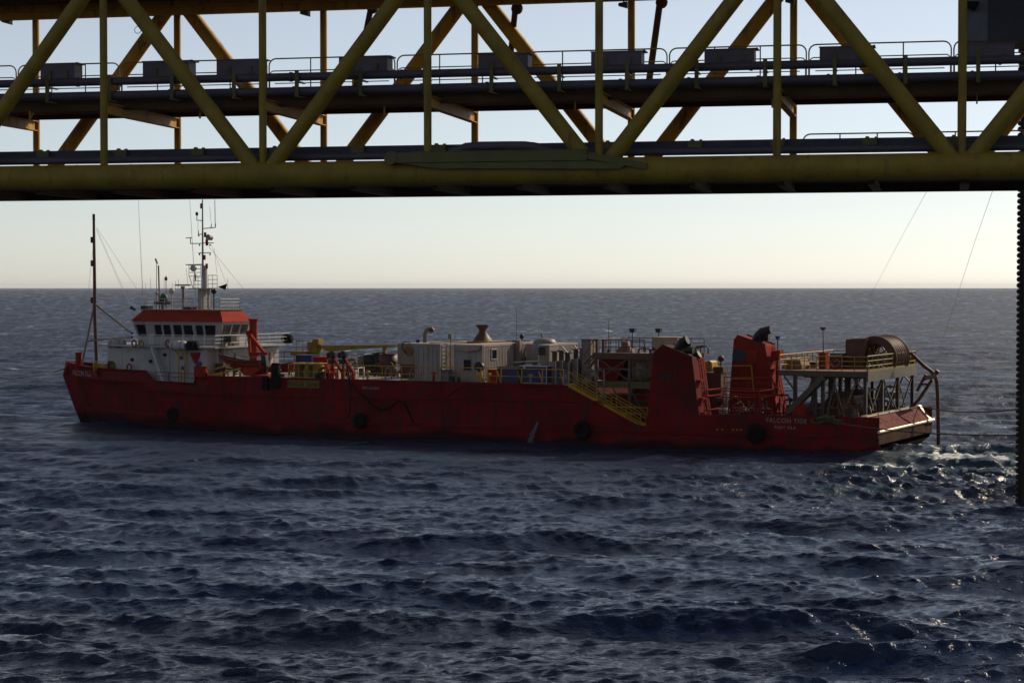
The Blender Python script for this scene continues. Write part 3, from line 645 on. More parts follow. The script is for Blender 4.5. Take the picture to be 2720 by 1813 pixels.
for k in range(3):                                   # aft windows
    w_ = (wy1 - wy0) / 3; y0 = wy0 + w_ * k + .12 - (.1 if k == 0 else 0); y1 = wy0 + w_ * (k + 1) - .12
    z0_, z1_ = sp(600, 890, y=wy0).z, sp(600, 863, y=wy0).z
    def xx(z): return wx1 + .3 * (z - zw0) / (zw1 - zw0) + .025
    q = [(xx(z0_), y0, z0_), (xx(z0_), y1, z0_), (xx(z1_), y1, z1_), (xx(z1_), y0, z1_)]
    ship.part('window', MB().add(q + [(a - .04, b, c) for a, b, c in q], [(0, 1, 2, 3), (0, 4, 5, 1), (1, 5, 6, 2), (2, 6, 7, 3), (3, 7, 4, 0)]), GLASS, parent=wh)
# forward chamfer window
z0_, z1_ = zw0 + .05, zw1 - .12; nx, ny = -math.sqrt(.5), -math.sqrt(.5)
def chp(t, z):
    e = .3 * (z - zw0) / (zw1 - zw0); a = (wx0 - e + .9, wy0 - e); b = (wx0 - e, wy0 - e + .9); c = lerp2(a, b, t); return (c[0] + nx * .025, c[1] + ny * .025, z)
q = [chp(.9, z0_), chp(.1, z0_), chp(.1, z1_), chp(.9, z1_)]
ship.part('window', MB().add(q + [(a - nx * .04, b - ny * .04, c) for a, b, c in q], [(0, 1, 2, 3), (0, 4, 5, 1), (1, 5, 6, 2), (2, 6, 7, 3), (3, 7, 4, 0)]), GLASS, parent=wh)
ship.part('door', MB().box(sp(395, 900, y=wy0).x, sp(410, 900, y=wy0).x, wy0 - .05, wy0, 7.55, 9.35), WHITE2, parent=wh)
# roof railing, bridge deck railing
rr = wp(-.45); rr = [V(a, b, zv1 + .12) for a, b in rr]; rr.append(rr[0])
ship.part('roof_railing', MB().rail(rr, .95, .028, 1.0, mids=(.35, .68)), WHITE2)
br = [(a + (.12 if a < -65 else -.12), b + (.12 if b < YC else -.12)) for a, b in ho]; br = [V(a, b, 7.52) for a, b in (br[5], br[0], br[1], br[2])]
ship.part('bridge_railing', MB().rail(br, 1.0, .03, 1.25, mids=(.33, .66)), WHITE2)
# lower stair on the house side, portholes, badge
ls = MB(); a = sp(409, 933, y=1.6); b = sp(448, 1008, y=1.2)
for d in (0, .42): ls.beam(V(a.x, 1.62 - d, 7.4), V(b.x - .6, 1.62 - d, 4.2), .05, .2)
for k in range(11): q = V(a.x, 0, 7.4).lerp(V(b.x - .6, 0, 4.2), (k + .5) / 11); ls.box(q.x - .14, q.x + .14, 1.22, 1.6, q.z - .02, q.z + .02)
ship.part('outside_stair', ls, WHITE2)
def hy(x): return 1.7 + (x + 61.8) / -7.2 * .2
for px, py in ((349, 955), (483, 950), (487, 977), (438, 942), (399, 959)):
    c = sp(px, py, y=1.85); ship.part('porthole', MB().cyl(V(c.x, hy(c.x) - .06, c.z), V(c.x, hy(c.x) + .1, c.z), .16, n=14), BLUE if px > 470 else GLASS)
c = sp(519, 944, y=1.7); d = sp(529, 968, y=1.7)
ship.part('house_badge', MB().prism([(c.x - .55, c.z + .25), (c.x + .55, c.z + .3), (c.x + .45, c.z - .1), (c.x + .3, c.z - .45), (c.x, c.z - .8), (c.x - .3, c.z - .4), (c.x - .5, c.z)], hy(c.x) - .05, hy(c.x)), RED2)
ship.part('house_badge', MB().prism([(d.x - .35, d.z - .1), (d.x, d.z - .4), (d.x + .35, d.z + .1), (d.x + .1, d.z + .3), (d.x - .2, d.z + .2)], hy(d.x) - .05, hy(d.x)), BLUE)
for px in (476, 492):
    a = sp(px, 935, y=1.3); ship.part('raft_cradle', MB().beam(V(a.x, 1.2, 3.7), V(a.x, 1.2, 7.3), .09).beam(V(a.x, 1.2, 6.6), V(a.x - .5, 1.2, 7.4), .09), YEL_LIT)
a = sp(345, 932, y=2.2); ship.part('raft_cradle', MB().beam(V(a.x - .3, 2.0, 6.9), V(a.x + 1.1, 2.0, 7.6), .1), YEL_LIT)
a = sp(568, 975, y=2.2)
ship.part('deckhouse_locker', MB().box(-61.7, -60.9, 2.9, 3.6, 4.96, 6.0), GREYM)
ship.part('bulwark_post', MB().box(-61.95, -60.8, -.02, .5, 4.9, 5.85), RED2)
ship.part('ventilation_duct', MB().tube([(-61.3, 3.3, 5.0), (-61.3, 3.3, 7.3), (-61.15, 3.3, 7.9), (-60.8, 3.3, 8.15)], .28, 12), CONTG)
ship.part('cowl', MB().box(-61.2, -60.1, 3.0, 3.9, 7.95, 8.45), SOOT)
ship.part('ventilation_locker', MB().box(-61.9, -61.2, 5.0, 5.9, 7.53, 8.5), CONTG)
# main mast
mx_, my_ = sp(539, 800, y=7.4).x, 7.4
def mz(py): return sp(539, py, y=my_).z
def mp(px, py, y=7.4): return sp(px, py, y=y)
mast = ship.part('main_mast', MB().box(mx_ - .32, mx_ + .32, my_ - .35, my_ + .35, zv1 + .1, mz(768)).box(mx_ + .55, mx_ + .75, my_ - .1, my_ + .1, zv1 + .1, mz(768)).box(mp(512, 766).x, mp(577, 766).x, my_ - .8, my_ + .8, mz(768), mz(765))
    .cyl(V(mx_, my_, mz(766)), V(mx_, my_, mz(700)), .16, .12).cyl(V(mx_, my_, mz(700)), V(mx_, my_, mz(530)), .1, .06, n=10).box(mx_ + .12, mx_ + .42, my_ - .12, my_ + .12, mz(765), mz(705)), WHITE)
cage = MB()
def fr_rect(pxa, pxb, pya, pyb, nx_, nz_):
    for y in (my_ - .75, my_ + .75):
        for i in range(nx_ + 1):
            p = pxa + (pxb - pxa) * i / nx_; cage.cyl(mp(p, pya, y), V(mp(p, pya, y).x, y, mz(pyb)), .025, n=6)
        for j in range(nz_ + 1):
            z = mz(pya + (pyb - pya) * j / nz_); cage.cyl(V(mp(pxa, pya, y).x, y, z), V(mp(pxb, pya, y).x, y, z), .025, n=6)
fr_rect(502, 533, 733, 704, 2, 3); fr_rect(553, 577, 765, 731, 2, 3); fr_rect(514, 538, 765, 736, 2, 3)
cage.cyl(mp(494, 703), mp(540, 702), .05, n=6).cyl(mp(503, 733), mp(513, 765), .04, n=6)
ship.part('mast_cage', cage, WHITE2, parent=mast)
sp1 = MB()
for (a, b, c, d) in ((506, 647, 540, 646), (540, 645, 567, 645), (526, 622, 540, 622), (527, 672, 560, 671), (523, 585, 540, 586), (523, 585, 523, 576), (540, 607, 572, 604), (572, 604, 573, 594), (560, 607, 562, 595), (506, 647, 506, 632), (494, 632, 510, 631), (527, 623, 527, 612)):
    sp1.cyl(mp(a, b), mp(c, d), .04, n=6)
for (a, b) in ((530, 651), (558, 651), (530, 676), (558, 676), (528, 626)): sp1.cyl(mp(a, b + 2), mp(a, b - 3), .07, n=8)
ship.part('mast_spar', sp1, CONTG, parent=mast)
an = MB()
for (a, b, c, d) in ((573, 604, 571, 531), (562, 602, 557, 549), (526, 612, 526, 588), (499, 755, 495, 713), (605, 792, 605, 738), (437, 785, 436, 736), (400, 785, 400, 738), (387, 790, 387, 752), (457, 790, 458, 752), (466, 790, 466, 746), (474, 790, 474, 742)): an.cyl(mp(a, b), mp(c, d), .018, n=5)
ship.part('whip_aerial', an, WIRE, parent=mast)
ship.part('mast_lamp', MB().cyl(mp(535, 554), mp(535, 540), .12, n=10).cyl(mp(545, 630), mp(545, 617), .12, n=10).cyl(mp(550, 652), mp(549, 636), .13, n=10).cyl(mp(543, 690), mp(543, 677), .12, n=10), RED2, parent=mast)
ship.part('mast_lamp', MB().cyl(mp(549, 713), mp(549, 700), .12, n=10), ORANGE, parent=mast)
ship.part('satellite_dome', MB().ball(mp(523, 568), .14, sz=1.4).cyl(mp(523, 571), mp(523, 586), .03), RED2, parent=mast)
ship.part('radar_reflector', MB().cyl(mp(552, 630, 7.1), mp(562, 632, 7.6), .28, .22, n=12), CONTG, parent=mast)
ship.part('satellite_dome', MB().ball(mp(514, 712), .32).cyl(mp(519, 727), mp(519, 745), .08), WHITE, parent=mast)
# whip aerials that reach up behind the bridge
def whip(p0, p1, y, r0=.03): return MB().cyl(sp(*p0, y=y), sp(*p1, y=y), r0, .012, n=6)
ship.part('whip_aerial', whip((380, 800), (366, 500), 5.4), WIRE)
ship.part('whip_aerial', whip((520, 790), (502, 500), 5.4), WIRE)
ship.part('whip_aerial', whip((571, 600), (569, 500), 7.4, .02), WIRE)
# roof equipment
def rp(px, py, y=6.5): return sp(px, py, y=y)
pt = rp(424, 795); zr_ = zv1 + .12
ship.part('aerial_post', MB().cyl(V(pt.x, 6.5, zr_), rp(421, 705), .07).cyl(rp(418, 700), rp(413, 687), .09).cyl(V(pt.x - .35, 6.5, zr_), rp(416, 694), .03), CONTG)
for px, py, yy, r, m in ((456, 773, 6.5, .3, WHITE2), (568, 773, 7.0, .28, SOOT), (417, 779, 6.8, .2, WHITE2)):
    c = rp(px, py, yy); ship.part('satellite_dome', MB().ball(c, r).cyl(V(c.x, yy, zr_), V(c.x, yy, c.z - r * .8), .06), m)
c = rp(441, 742); ship.part('aerial_lamp', MB().cyl(V(c.x, 6.5, zr_), c, .03).lathe([(0, .35), (.1, .2), (.15, 0), (.08, -.1), (0, -.1)], c), RED2)
c = rp(486, 757); ship.part('radar_scanner', MB().cyl(V(c.x, 6.5, zr_), V(c.x, 6.5, c.z - .35), .12).cyl(V(c.x, 6.5, c.z - .35), V(c.x, 6.5, c.z - .1), .25, .18).box(c.x - .85, c.x + .85, 6.42, 6.58, c.z - .07, c.z + .07), CONTG)
c = rp(432, 805, 5.6); ship.part('radar_scanner', MB().box(c.x - .9, c.x + .9, 5.5, 5.7, c.z - .1, c.z + .18).cyl(V(c.x, 5.6, zr_), V(c.x, 5.6, c.z), .12), REELM)
c = rp(435, 800, 6.6); ship.part('green_dome', MB().ball(c + V(0, 0, .15), .42, sz=1.5), GREEN)
a = rp(375, 812, 5.6); ship.part('roof_box', MB().box(a.x, a.x + .85, 5.5, 6.3, zr_, a.z), SOOT)
a = rp(486, 815, 5.6); ship.part('roof_box', MB().box(a.x, a.x + 1.0, 5.6, 6.4, zr_, a.z), RED2)
a = rp(357, 820, 6.2); ship.part('floodlight', MB().cyl(a + V(-.4, 0, .15), a + V(.1, 0, -.1), .16, .1), SOOT)
fl = rp(600, 756, 7.2); q = [rp(578, 762, 7.2), rp(603, 753, 7.2), rp(599, 770, 7.2)]
ship.part('flag', MB().add(q + [p + V(0, .02, 0) for p in q], [(0, 1, 2), (5, 4, 3), (0, 3, 4, 1), (1, 4, 5, 2), (2, 5, 3, 0)]), BLACK)
stay = MB()
for a_, b_ in (((561, 650), (610, 775)), ((555, 655), (660, 783)), ((569, 660), (576, 725))): stay.cyl(mp(*a_), mp(*b_), .014, n=5)
ship.part('mast_stay', stay, WIRE, parent=mast)
# foremast
fm = ship.part('foremast', MB().cyl(sp(249, 574, y=YC), sp(252, 806, y=YC), .12, .17, n=12).cyl(sp(251, 806, y=YC), sp(257, 968, y=YC), .17, .17, n=12), REELM)
ship.part('foremast_leg', MB().cyl(sp(251, 806, y=YC), sp(218, 966, y=YC - 1.2), .1, n=10).cyl(sp(253, 808, y=YC), sp(352, 886, y=6.0), .11, n=10).cyl(sp(231, 906, y=YC - .6), sp(256, 902, y=YC), .09).cyl(sp(256, 902, y=YC), sp(352, 895, y=6.0), .09).cyl(sp(231, 906, y=YC - .6), sp(300, 899, y=6.6), .06), CONTG, parent=fm)
for py in (637, 699, 797, 576): c = sp(244 if py > 600 else 249, py, y=YC); ship.part('mast_lamp', MB().cyl(c - V(0, 0, .28), c + V(0, 0, .28), .13, n=10).box(c.x, c.x + .2, YC - .03, YC + .03, c.z - .3, c.z - .25), SOOT, parent=fm)
stay = MB()
for a_, b_ in (((256, 606), (352, 822)), ((257, 604), (378, 790)), ((256, 610), (345, 815)), ((249, 640), (233, 790))): stay.cyl(sp(*a_, y=YC), sp(*b_, y=6.6), .013, n=5)
ship.part('mast_stay', stay, WIRE, parent=fm)
a = sp(209, 948, y=6.3); ship.part('bollard', MB().cyl(V(a.x, 6.3, 4.2), V(a.x, 6.3, a.z + .35), .3, n=14).cyl(V(a.x, 6.3, a.z + .35), V(a.x, 6.3, a.z + .45), .38, n=14), RED2)

# funnels
def funnel(near, label):
    y0 = .12 if near else B - 2.75; y1 = y0 + 2.6
    def F(px, py): c = sp(px, py, y=y0); return (c.x, c.z)
    out = [F(1717, 1140), F(1735, 937), F(1757, 917), F(1838, 950), F(1862, 1140)] if near else [F(1932, 1095), F(1949, 902), F(1957, 892), F(2032, 918), F(2070, 1092)]
    out[0] = (out[0][0], 1.8); out[-1] = (out[-1][0], 1.8)
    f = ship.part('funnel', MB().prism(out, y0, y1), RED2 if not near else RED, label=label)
    t = [out[1], out[2], out[3]]
    top = MB(); a, b = Vector((t[1][0], 0, t[1][1])), Vector((t[2][0], 0, t[2][1]))
    for yy in (y0 + .1, y1 - .1): top.beam(a + V(0, yy, .06), b + V(0, yy, .06), .12)
    ship.part('funnel_coaming', top, SOOT, parent=f)
    return f, out, y0, y1
f1, o1, a1, b1 = funnel(True, 'near funnel, dark red slab with black curved exhausts')
ex = MB(); yy = 1.4
def E_(px, py, y=1.4): return sp(px, py, y=y)
ex.tube([E_(1800, 948), E_(1803, 925), E_(1812, 908), E_(1826, 902)], .36, 14)
ex.tube([E_(1812, 950, 1.9), E_(1817, 930, 1.9), E_(1828, 920, 1.9), E_(1838, 919, 1.9)], .28, 12)
ex.tube([E_(1815, 950, 1.0), E_(1820, 932, 1.0), E_(1830, 930, 1.0), E_(1842, 931, 1.0)], .3, 12)
ex.tube([E_(1838, 960, 1.6), E_(1845, 948, 1.6), E_(1858, 940, 1.6)], .3, 12)
ship.part('exhaust_pipe', ex, SOOT, parent=f1)
f2, o2, a2, b2 = funnel(False, 'far funnel, brighter red with a round dark hatch')
ex = MB(); E2 = lambda px, py, y=13.4: sp(px, py, y=y)
ex.tube([E2(2005, 912), E2(2012, 892), E2(2024, 880), E2(2048, 875)], .34, 14)
ex.tube([E2(2014, 914, 13.9), E2(2020, 900, 13.9), E2(2030, 896, 13.9), E2(2043, 896, 13.9)], .28, 12)
ship.part('exhaust_pipe', ex, SOOT, parent=f2)
c = sp(1964, 943, y=a2); ship.part('round_hatch', MB().cyl(V(c.x, a2 - .08, c.z), V(c.x, a2, c.z), .6, n=24), GREYM, parent=f2)
c = sp(1999, 943, y=a2); ship.part('funnel_door', MB().box(c.x - .42, c.x + .42, a2 - .06, a2, c.z - .55, c.z + .45), ORANGE, parent=f2)
fr_ = MB(); 
for p, q in (((1944, 971), (1995, 971)), ((1942, 1005), (2000, 1005)), ((1996, 971), (2002, 1040))): fr_.beam(sp(*p, y=a2 - .1), sp(*q, y=a2 - .1), .1)
ship.part('funnel_frame', fr_, YEL_LIT, parent=f2)
# ladders and fittings on the aft faces of the funnels
for (f, o, ya) in ((f1, o1, a1), (f2, o2, a2)):
    ld = MB(); (xa, za), (xb, zb) = o[3], o[4]
    for yy in (ya + 1.5, ya + 1.95): ld.cyl(V(xa + .12, yy, za - .1), V(xb + .12, yy, zb + .2), .03, n=6)
    for k in range(16): t = (k + .5) / 16; ld.cyl(V(xa + (xb - xa) * t + .12, ya + 1.5, za + (zb - za) * t), V(xa + (xb - xa) * t + .12, ya + 1.95, za + (zb - za) * t), .025, n=6)
    for t, s_ in ((.3, .5), (.55, .45), (.75, .3)): ld.box(xa + (xb - xa) * t, xa + (xb - xa) * t + .4, ya + .3, ya + 1.2, za + (zb - za) * t - .2, za + (zb - za) * t - .05)
    ship.part('ladder', ld, RED2, parent=f)

# aft bulwark sides seen inside, crane, davit
CR = 10.0
def C_(px, py, y=CR): return sp(px, py, y=y)
a = C_(838, 950)
crane = ship.part('deck_crane', MB().cyl(V(a.x, CR, 4.95), V(a.x, CR, C_(838, 925).z), .42, n=16).cyl(C_(838, 930) - V(0, 0, .2), C_(838, 922), .62, n=16).box(C_(822, 0).x if False else C_(824, 930).x, C_(848, 930).x, CR - .5, CR + .5, C_(830, 930).z, C_(830, 908).z).prism([(C_(834, 912).x, C_(834, 912).z), (C_(839, 899).x, C_(839, 899).z), (C_(853, 900).x, C_(853, 900).z), (C_(853, 914).x, C_(853, 914).z)], CR - .45, CR + .45), YEL)
jb = [C_(848, 917), C_(1055, 915), C_(1053, 921), C_(960, 926), C_(885, 933), C_(873, 932), C_(860, 925)]
ship.part('crane_boom', MB().prism([(p.x, p.z) for p in jb], CR - .3, CR + .3), YEL, parent=crane)
ship.part('crane_boom_rest', MB().beam(C_(1022, 922), V(C_(1022, 922).x, CR, 4.95), .3), YEL)
ship.part('crane_cage', MB().rail([C_(787, 938, CR - .8), C_(822, 938, CR - .8)], 1.15, .035, .8).rail([C_(787, 938, CR + .8), C_(822, 938, CR + .8)], 1.15, .035, .8).box(C_(785, 0 + 935).x, C_(826, 935).x, CR - .85, CR + .85, C_(800, 939).z - .15, C_(800, 932).z), YEL, parent=crane)
# red davit post and its boom over the rescue boat
DY = 3.0
def D_(px, py, y=DY): return sp(px, py, y=y)
a = D_(673, 850); dv = ship.part('davit', MB().cyl(V(a.x, DY, 4.95), V(a.x, DY, a.z), .36, n=18).cyl(V(a.x, DY, a.z), V(a.x, DY, a.z + .12), .48, n=18), ORANGE)
ship.part('davit_arm', MB().beam(D_(661, 885, 2.2), D_(706, 942, 2.2), .24).beam(D_(661, 885, 2.2), D_(665, 945, 2.2), .2).beam(D_(664, 940, 2.2), D_(712, 940, 2.2), .3).cyl(D_(660, 885, 2.0), D_(660, 885, 2.5), .25), ORANGE, parent=dv)
cr_ = MB().prism([(D_(630, 975, 1).x, D_(630, 975, 1).z), (D_(700, 975, 1).x, D_(700, 975, 1).z), (D_(675, 995, 1).x, D_(675, 995, 1).z), (D_(655, 998, 1).x, D_(655, 998, 1).z)], .8, 2.6)
ship.part('boat_cradle', cr_.beam(D_(700, 975, 1.2), D_(672, 1000, 1.2), .2).box(D_(672, 999, .4).x, D_(712, 999, .4).x, .3, 3.0, 4.97, 5.2), ORANGE, parent=dv)
ship.part('deck_gangway', MB().beam(sp(550, 985, y=.8), sp(612, 968, y=.8), .1).beam(sp(555, 998, y=.8), sp(640, 978, y=.8), .16).rail([sp(640, 985, y=2.8), sp(668, 985, y=2.8)], .9, .035).beam(sp(552, 1000, y=1.3), sp(600, 990, y=1.3), .3), YEL_LIT)
ship.part('deck_railing', MB().rail([sp(728, 962, y=11), sp(782, 960, y=11)], .9, .035, .9), ORANGE, label='orange railing beside the crane')
ship.part('deck_locker', MB().prism([(sp(640, 964, y=11).x, 4.96), (sp(780, 964, y=11).x, 4.96), (sp(780, 961, y=11).x, sp(780, 961, y=11).z), (sp(735, 967, y=11).x, sp(735, 967, y=11).z)], 11, 13), RED2)

# ------------------------------------------------------------------ cargo and gear standing on the ship
def thing(name, label, cat, base, group=None): return Thing(name, label, cat, SHIP, base, group)
def ssolo(name, mb, m, label, cat, base, group=None): return solo(name, mb, m, label, cat, SHIP, base, group)
ZD = 4.96
# life rings
def life_ring(px, py, y, lb, m=ORANGE):
    c = sp(px, py, y=y); t = thing('life_ring', lb, 'life ring', c, 'life rings on the deckhouse rails')
    t.part('ring', MB().ring(c, (0.25, 1, 0), .3, .075, n=28, m=8), m)
    b = MB()
    for k in range(4):
        a = math.pi / 4 + k * math.pi / 2; b.ring(c + V(math.cos(a) * .3, -.075 * math.cos(a), math.sin(a) * .3), (-math.sin(a), 0, math.cos(a)), .08, .012, n=10, m=4)
    t.part('band', b, WHITE2)
life_ring(356, 912, 1.2, 'left of the pair of orange life rings at the front of the bridge deck')
life_ring(375, 912, 1.2, 'right, yellowish one of the pair of life rings at the front of the bridge deck', YEL)
life_ring(446, 912, 1.2, 'orange life ring just left of the big white raft canister')
life_ring(343, 975, 2.6, 'orange life ring low on the deckhouse wall behind the bow bulwark')
# raft canisters and the black fender roll
def canister(pa, pb, py, y, r, m, lb, nm='raft_canister', cat='life raft'):
    a = sp(pa, py, y=y); b = sp(pb, py, y=y); c = (a + b) / 2; t = thing(nm, lb, cat, c - V(0, 0, r))
    prof = [(0, a.x - c.x), (r * .8, a.x - c.x), (r, a.x - c.x + .12), (r, -.05), (r * 1.06, -.04), (r * 1.06, .04), (r, .05), (r, b.x - c.x - .12), (r * .8, b.x - c.x), (0, b.x - c.x)]
    t.part('shell', MB().lathe(prof, c, (1, 0, 0), 22), m)
    st_ = MB()
    for f in (-.28, .28): st_.cyl(c + V((b.x - a.x) * f - .03, 0, 0), c + V((b.x - a.x) * f + .03, 0, 0), r * 1.03, n=22)
    t.part('strap', st_, GREYM)
canister(455, 494, 917, 1.2, .42, WHITE2, 'big white life raft canister on the bridge deck edge, behind the near stair')
canister(291, 330, 912, 4.0, .4, WHITE, 'dim white life raft canister at the front end of the bridge deck')
canister(498, 525, 917, 1.3, .42, BLACK, 'black rolled rubber fender beside the white raft canister', 'rolled_fender', 'fender')
canister(752, 775, 899, 13.3, .42, BLACK, 'black rolled fender hanging at the far corner of the bridge deck', 'rolled_fender', 'fender')
# bow winch
c = sp(280, 960, y=4.6); t = thing('mooring_winch', 'yellow and orange mooring winch drum on the bow deck behind the bulwark', 'winch', (c.x, 4.6, 4.2))
t.part('drum', MB().lathe([(0, -1), (.62, -1), (.62, -.88), (.35, -.85), (.35, .3), (.62, .33), (.62, .45), (0, .45)], V(c.x, 4.6, 5.35), (1, .3, 0), 22), YEL_LIT)
t.part('gearbox', MB().cyl(V(c.x + .7, 4.8, 5.4), V(c.x + 1.5, 5.0, 5.4), .55, .5, n=16), OLIVE)
t.part('frame', MB().box(c.x - 1.3, c.x + 1.5, 4.2, 5.2, 4.22, 4.7), RED2)
# rescue boat
Y0 = 1.5
ba = sp(581, 942, y=Y0); bb = sp(703, 950, y=Y0); n_ = 15; vs = []
t = thing('rescue_boat', 'open orange red rescue boat with outboard engine hanging on the near side of the ship', 'boat', ((ba.x + bb.x) / 2, Y0, 5.3))
for i in range(n_):
    u = i / (n_ - 1); x = ba.x + (bb.x - ba.x) * u; w_ = 1.0 * (1 - (1 - u) ** 3.2) * (1 - .12 * u); zt_ = ba.z - .55 * min(1, u * 2.2) ** .7 + .04; zk = ba.z - .1 - 1.35 * (1 - (1 - u) ** 4) - .02
    vs += [(x, Y0 - w_, zt_), (x + .0, Y0 - w_ * .85, zt_ - .35 * (1 - (1 - u) ** 3)), (x, Y0, zk), (x, Y0 + w_ * .85, zt_ - .35 * (1 - (1 - u) ** 3)), (x, Y0 + w_, zt_), (x, Y0 + w_ * .86, zt_ - .02), (x, Y0 + w_ * .6, zt_ - .42 * (1 - (1 - u) ** 3)), (x, Y0 - w_ * .6, zt_ - .42 * (1 - (1 - u) ** 3)), (x, Y0 - w_ * .86, zt_ - .02)]
bm = MB().add(vs, [(i * 9 + j, (i + 1) * 9 + j, (i + 1) * 9 + (j + 1) % 9, i * 9 + (j + 1) % 9) for i in range(n_ - 1) for j in range(9)] + [tuple(range((n_ - 1) * 9, n_ * 9))])
t.part('hull', bm, ORANGE)
t.part('gunwale', MB().tube([V(*vs[i * 9]) for i in range(n_)], .07, 8).tube([V(*vs[i * 9 + 4]) for i in range(n_)], .07, 8), SOOT)
t.part('seat', MB().box(ba.x + 1.6, ba.x + 2.0, Y0 - .7, Y0 + .7, ba.z - .72, ba.z - .6).box(ba.x + 3.0, ba.x + 3.4, Y0 - .75, Y0 + .75, ba.z - .72, ba.z - .6), ORANGE)
t.part('grab_rail', MB().tube([sp(605, 940, y=Y0 - .8), sp(606, 928, y=Y0 - .8), sp(616, 935, y=Y0 - .8), sp(640, 946, y=Y0 - .9), sp(668, 950, y=Y0 - .9), sp(690, 944, y=Y0 - .9)], .035, 6), CONTG)
eo = t.part('outboard_engine', MB().frustum([(bb.x - .1, Y0 - .3), (bb.x + .4, Y0 - .3), (bb.x + .4, Y0 + .3), (bb.x - .1, Y0 + .3)], [(bb.x - .25, Y0 - .22), (bb.x + .2, Y0 - .22), (bb.x + .2, Y0 + .22), (bb.x - .25, Y0 + .22)], bb.z - .75, bb.z + .25).box(bb.x + .0, bb.x + .25, Y0 - .1, Y0 + .1, bb.z - 1.7, bb.z - .74), SOOT)
t.part('propeller', MB().cyl(V(bb.x + .1, Y0, bb.z - 1.6), V(bb.x + .5, Y0, bb.z - 1.6), .1, .05).box(bb.x + .3, bb.x + .36, Y0 - .25, Y0 + .25, bb.z - 1.64, bb.z - 1.56), SOOT, parent=eo)
t.part('fall_wire', MB().cyl(sp(652, 905, y=Y0), sp(652, 946, y=Y0), .02, n=6), WIRE)
# tyres hung on the side as fenders
def tyre(px, py, lb, R0=.5, r=.2):
    c = sp(px, py, y=-.22 - r * .0); yy = -.42; c = sp(px, py, y=yy)
    if c.x < -58: c = sp(px, py, y=-.25); c.y += .1
    t = thing('tyre_fender', lb, 'tyre', c, 'tyre fenders along the hull')
    t.part('tyre', MB().ring(c, (0, 1, 0), R0 - .04, r, n=30, m=10), BLACK)
    t.part('tread', MB().ring(c, (0, 1, 0), R0 + r * .72, .07, n=30, m=6), BLACK)
    t.part('core', MB().cyl(c + V(0, -.02, 0), c + V(0, .3, 0), R0 - .12, n=24), BLACK)
    t.part('chain', MB().cyl(c + V(0, .1, R0), c + V(0, .3, 1.5), .025, n=6).cyl(c + V(0, .1, R0), c + V(.1, .28, 1.5), .02, n=6), SOOT)
tyre(457, 1100, 'black tyre fender on the hull below the deckhouse, nearest the bow', .5, .19)
tyre(955, 1117, 'black tyre fender on the hull below the hanging hose')
tyre(1546, 1142, 'black tyre fender on the hull below the yellow stair', .55, .22)
tyre(2008, 1152, 'black tyre fender on the hull below the port name at the stern', .55, .22)
for (pa, pb, ya, yb, lb) in ((724, 744, 966, 1031, 'tall black rubber fender strip standing up at the deck edge, left of the sign'), (700, 714, 1000, 1036, 'shorter black rubber fender hanging from the deck edge beside the tall one')):
    a = sp(pa, ya, y=-.15); b = sp(pb, yb, y=-.15); m_b = MB().tube([V(a.x, -.2, a.z - .05), V(a.x + .1, -.28, a.z), V(b.x - .1, -.28, a.z), V(b.x, -.2, a.z - .05)], .1, 8).prism([(a.x, b.z + .1), (a.x + .08, b.z), (b.x - .08, b.z), (b.x, b.z + .1), (b.x, a.z - .08), (b.x - .08, a.z), (a.x + .08, a.z), (a.x, a.z - .08)], -.42, -.06)
    ssolo('rubber_fender', m_b, BLACK, lb, 'fender', (a.x, -.2, b.z))
# yellow tank skid in netting, blue and red boxes on it
a = sp(771, 1003, y=.9); b = sp(848, 966, y=.9)
t = thing('tank_skid', 'low yellow tank skid wrapped in dark netting at the deck edge above the sign', 'tank skid', ((a.x + b.x) / 2, 1.9, ZD))
for k, (f, m) in enumerate(((.0, OLIVE), (.33, OLIVE), (.66, YEL))):
    xa = a.x + (b.x - a.x) * f; xb = xa + (b.x - a.x) * .32
    t.part('tank', MB().lathe([(0, 0), (.5, 0), (.5, .05), (.46, .1), (.46, 1.15), (.35, 1.25), (0, 1.27)], V((xa + xb) / 2, 1.7, ZD + .1), (0, 0, 1), 20), m)
fr_ = MB()
for x in np.linspace(a.x, b.x, 5):
    for y in (1.1, 2.3): fr_.cyl(V(x, y, ZD), V(x, y, b.z), .035, n=6)
for y in (1.1, 2.3):
    for z in (b.z, ZD + .08): fr_.cyl(V(a.x, y, z), V(b.x, y, z), .04, n=6)
fr_.box(a.x, b.x, 1.05, 2.35, b.z, b.z + .04)
t.part('frame', fr_, YEL_LIT)
a = sp(785, 962, y=4.6); b = sp(827, 945, y=4.6)
ssolo('blue_crate', MB().box(a.x, b.x, 4.6, 6.0, ZD, b.z).box(a.x - .04, b.x + .04, 4.55, 6.05, b.z, b.z + .07).box(a.x + .2, a.x + .3, 4.56, 4.6, ZD, b.z).box(b.x - .3, b.x - .2, 4.56, 4.6, ZD, b.z), BLUE, 'blue lidded crate showing above the netted tank skid', 'crate', (a.x, 5, ZD))
a = sp(832, 1000, y=4.4); b = sp(868, 950, y=4.4)
ssolo('red_cabinet', MB().box(a.x, b.x, 4.4, 6.0, ZD, b.z).box(a.x - .05, b.x + .05, 4.35, 6.05, b.z, b.z + .06).box(b.x - .12, b.x - .04, 4.36, 4.4, ZD, b.z), RED2, 'red steel cabinet right of the blue crate', 'cabinet', (a.x, 5, ZD))
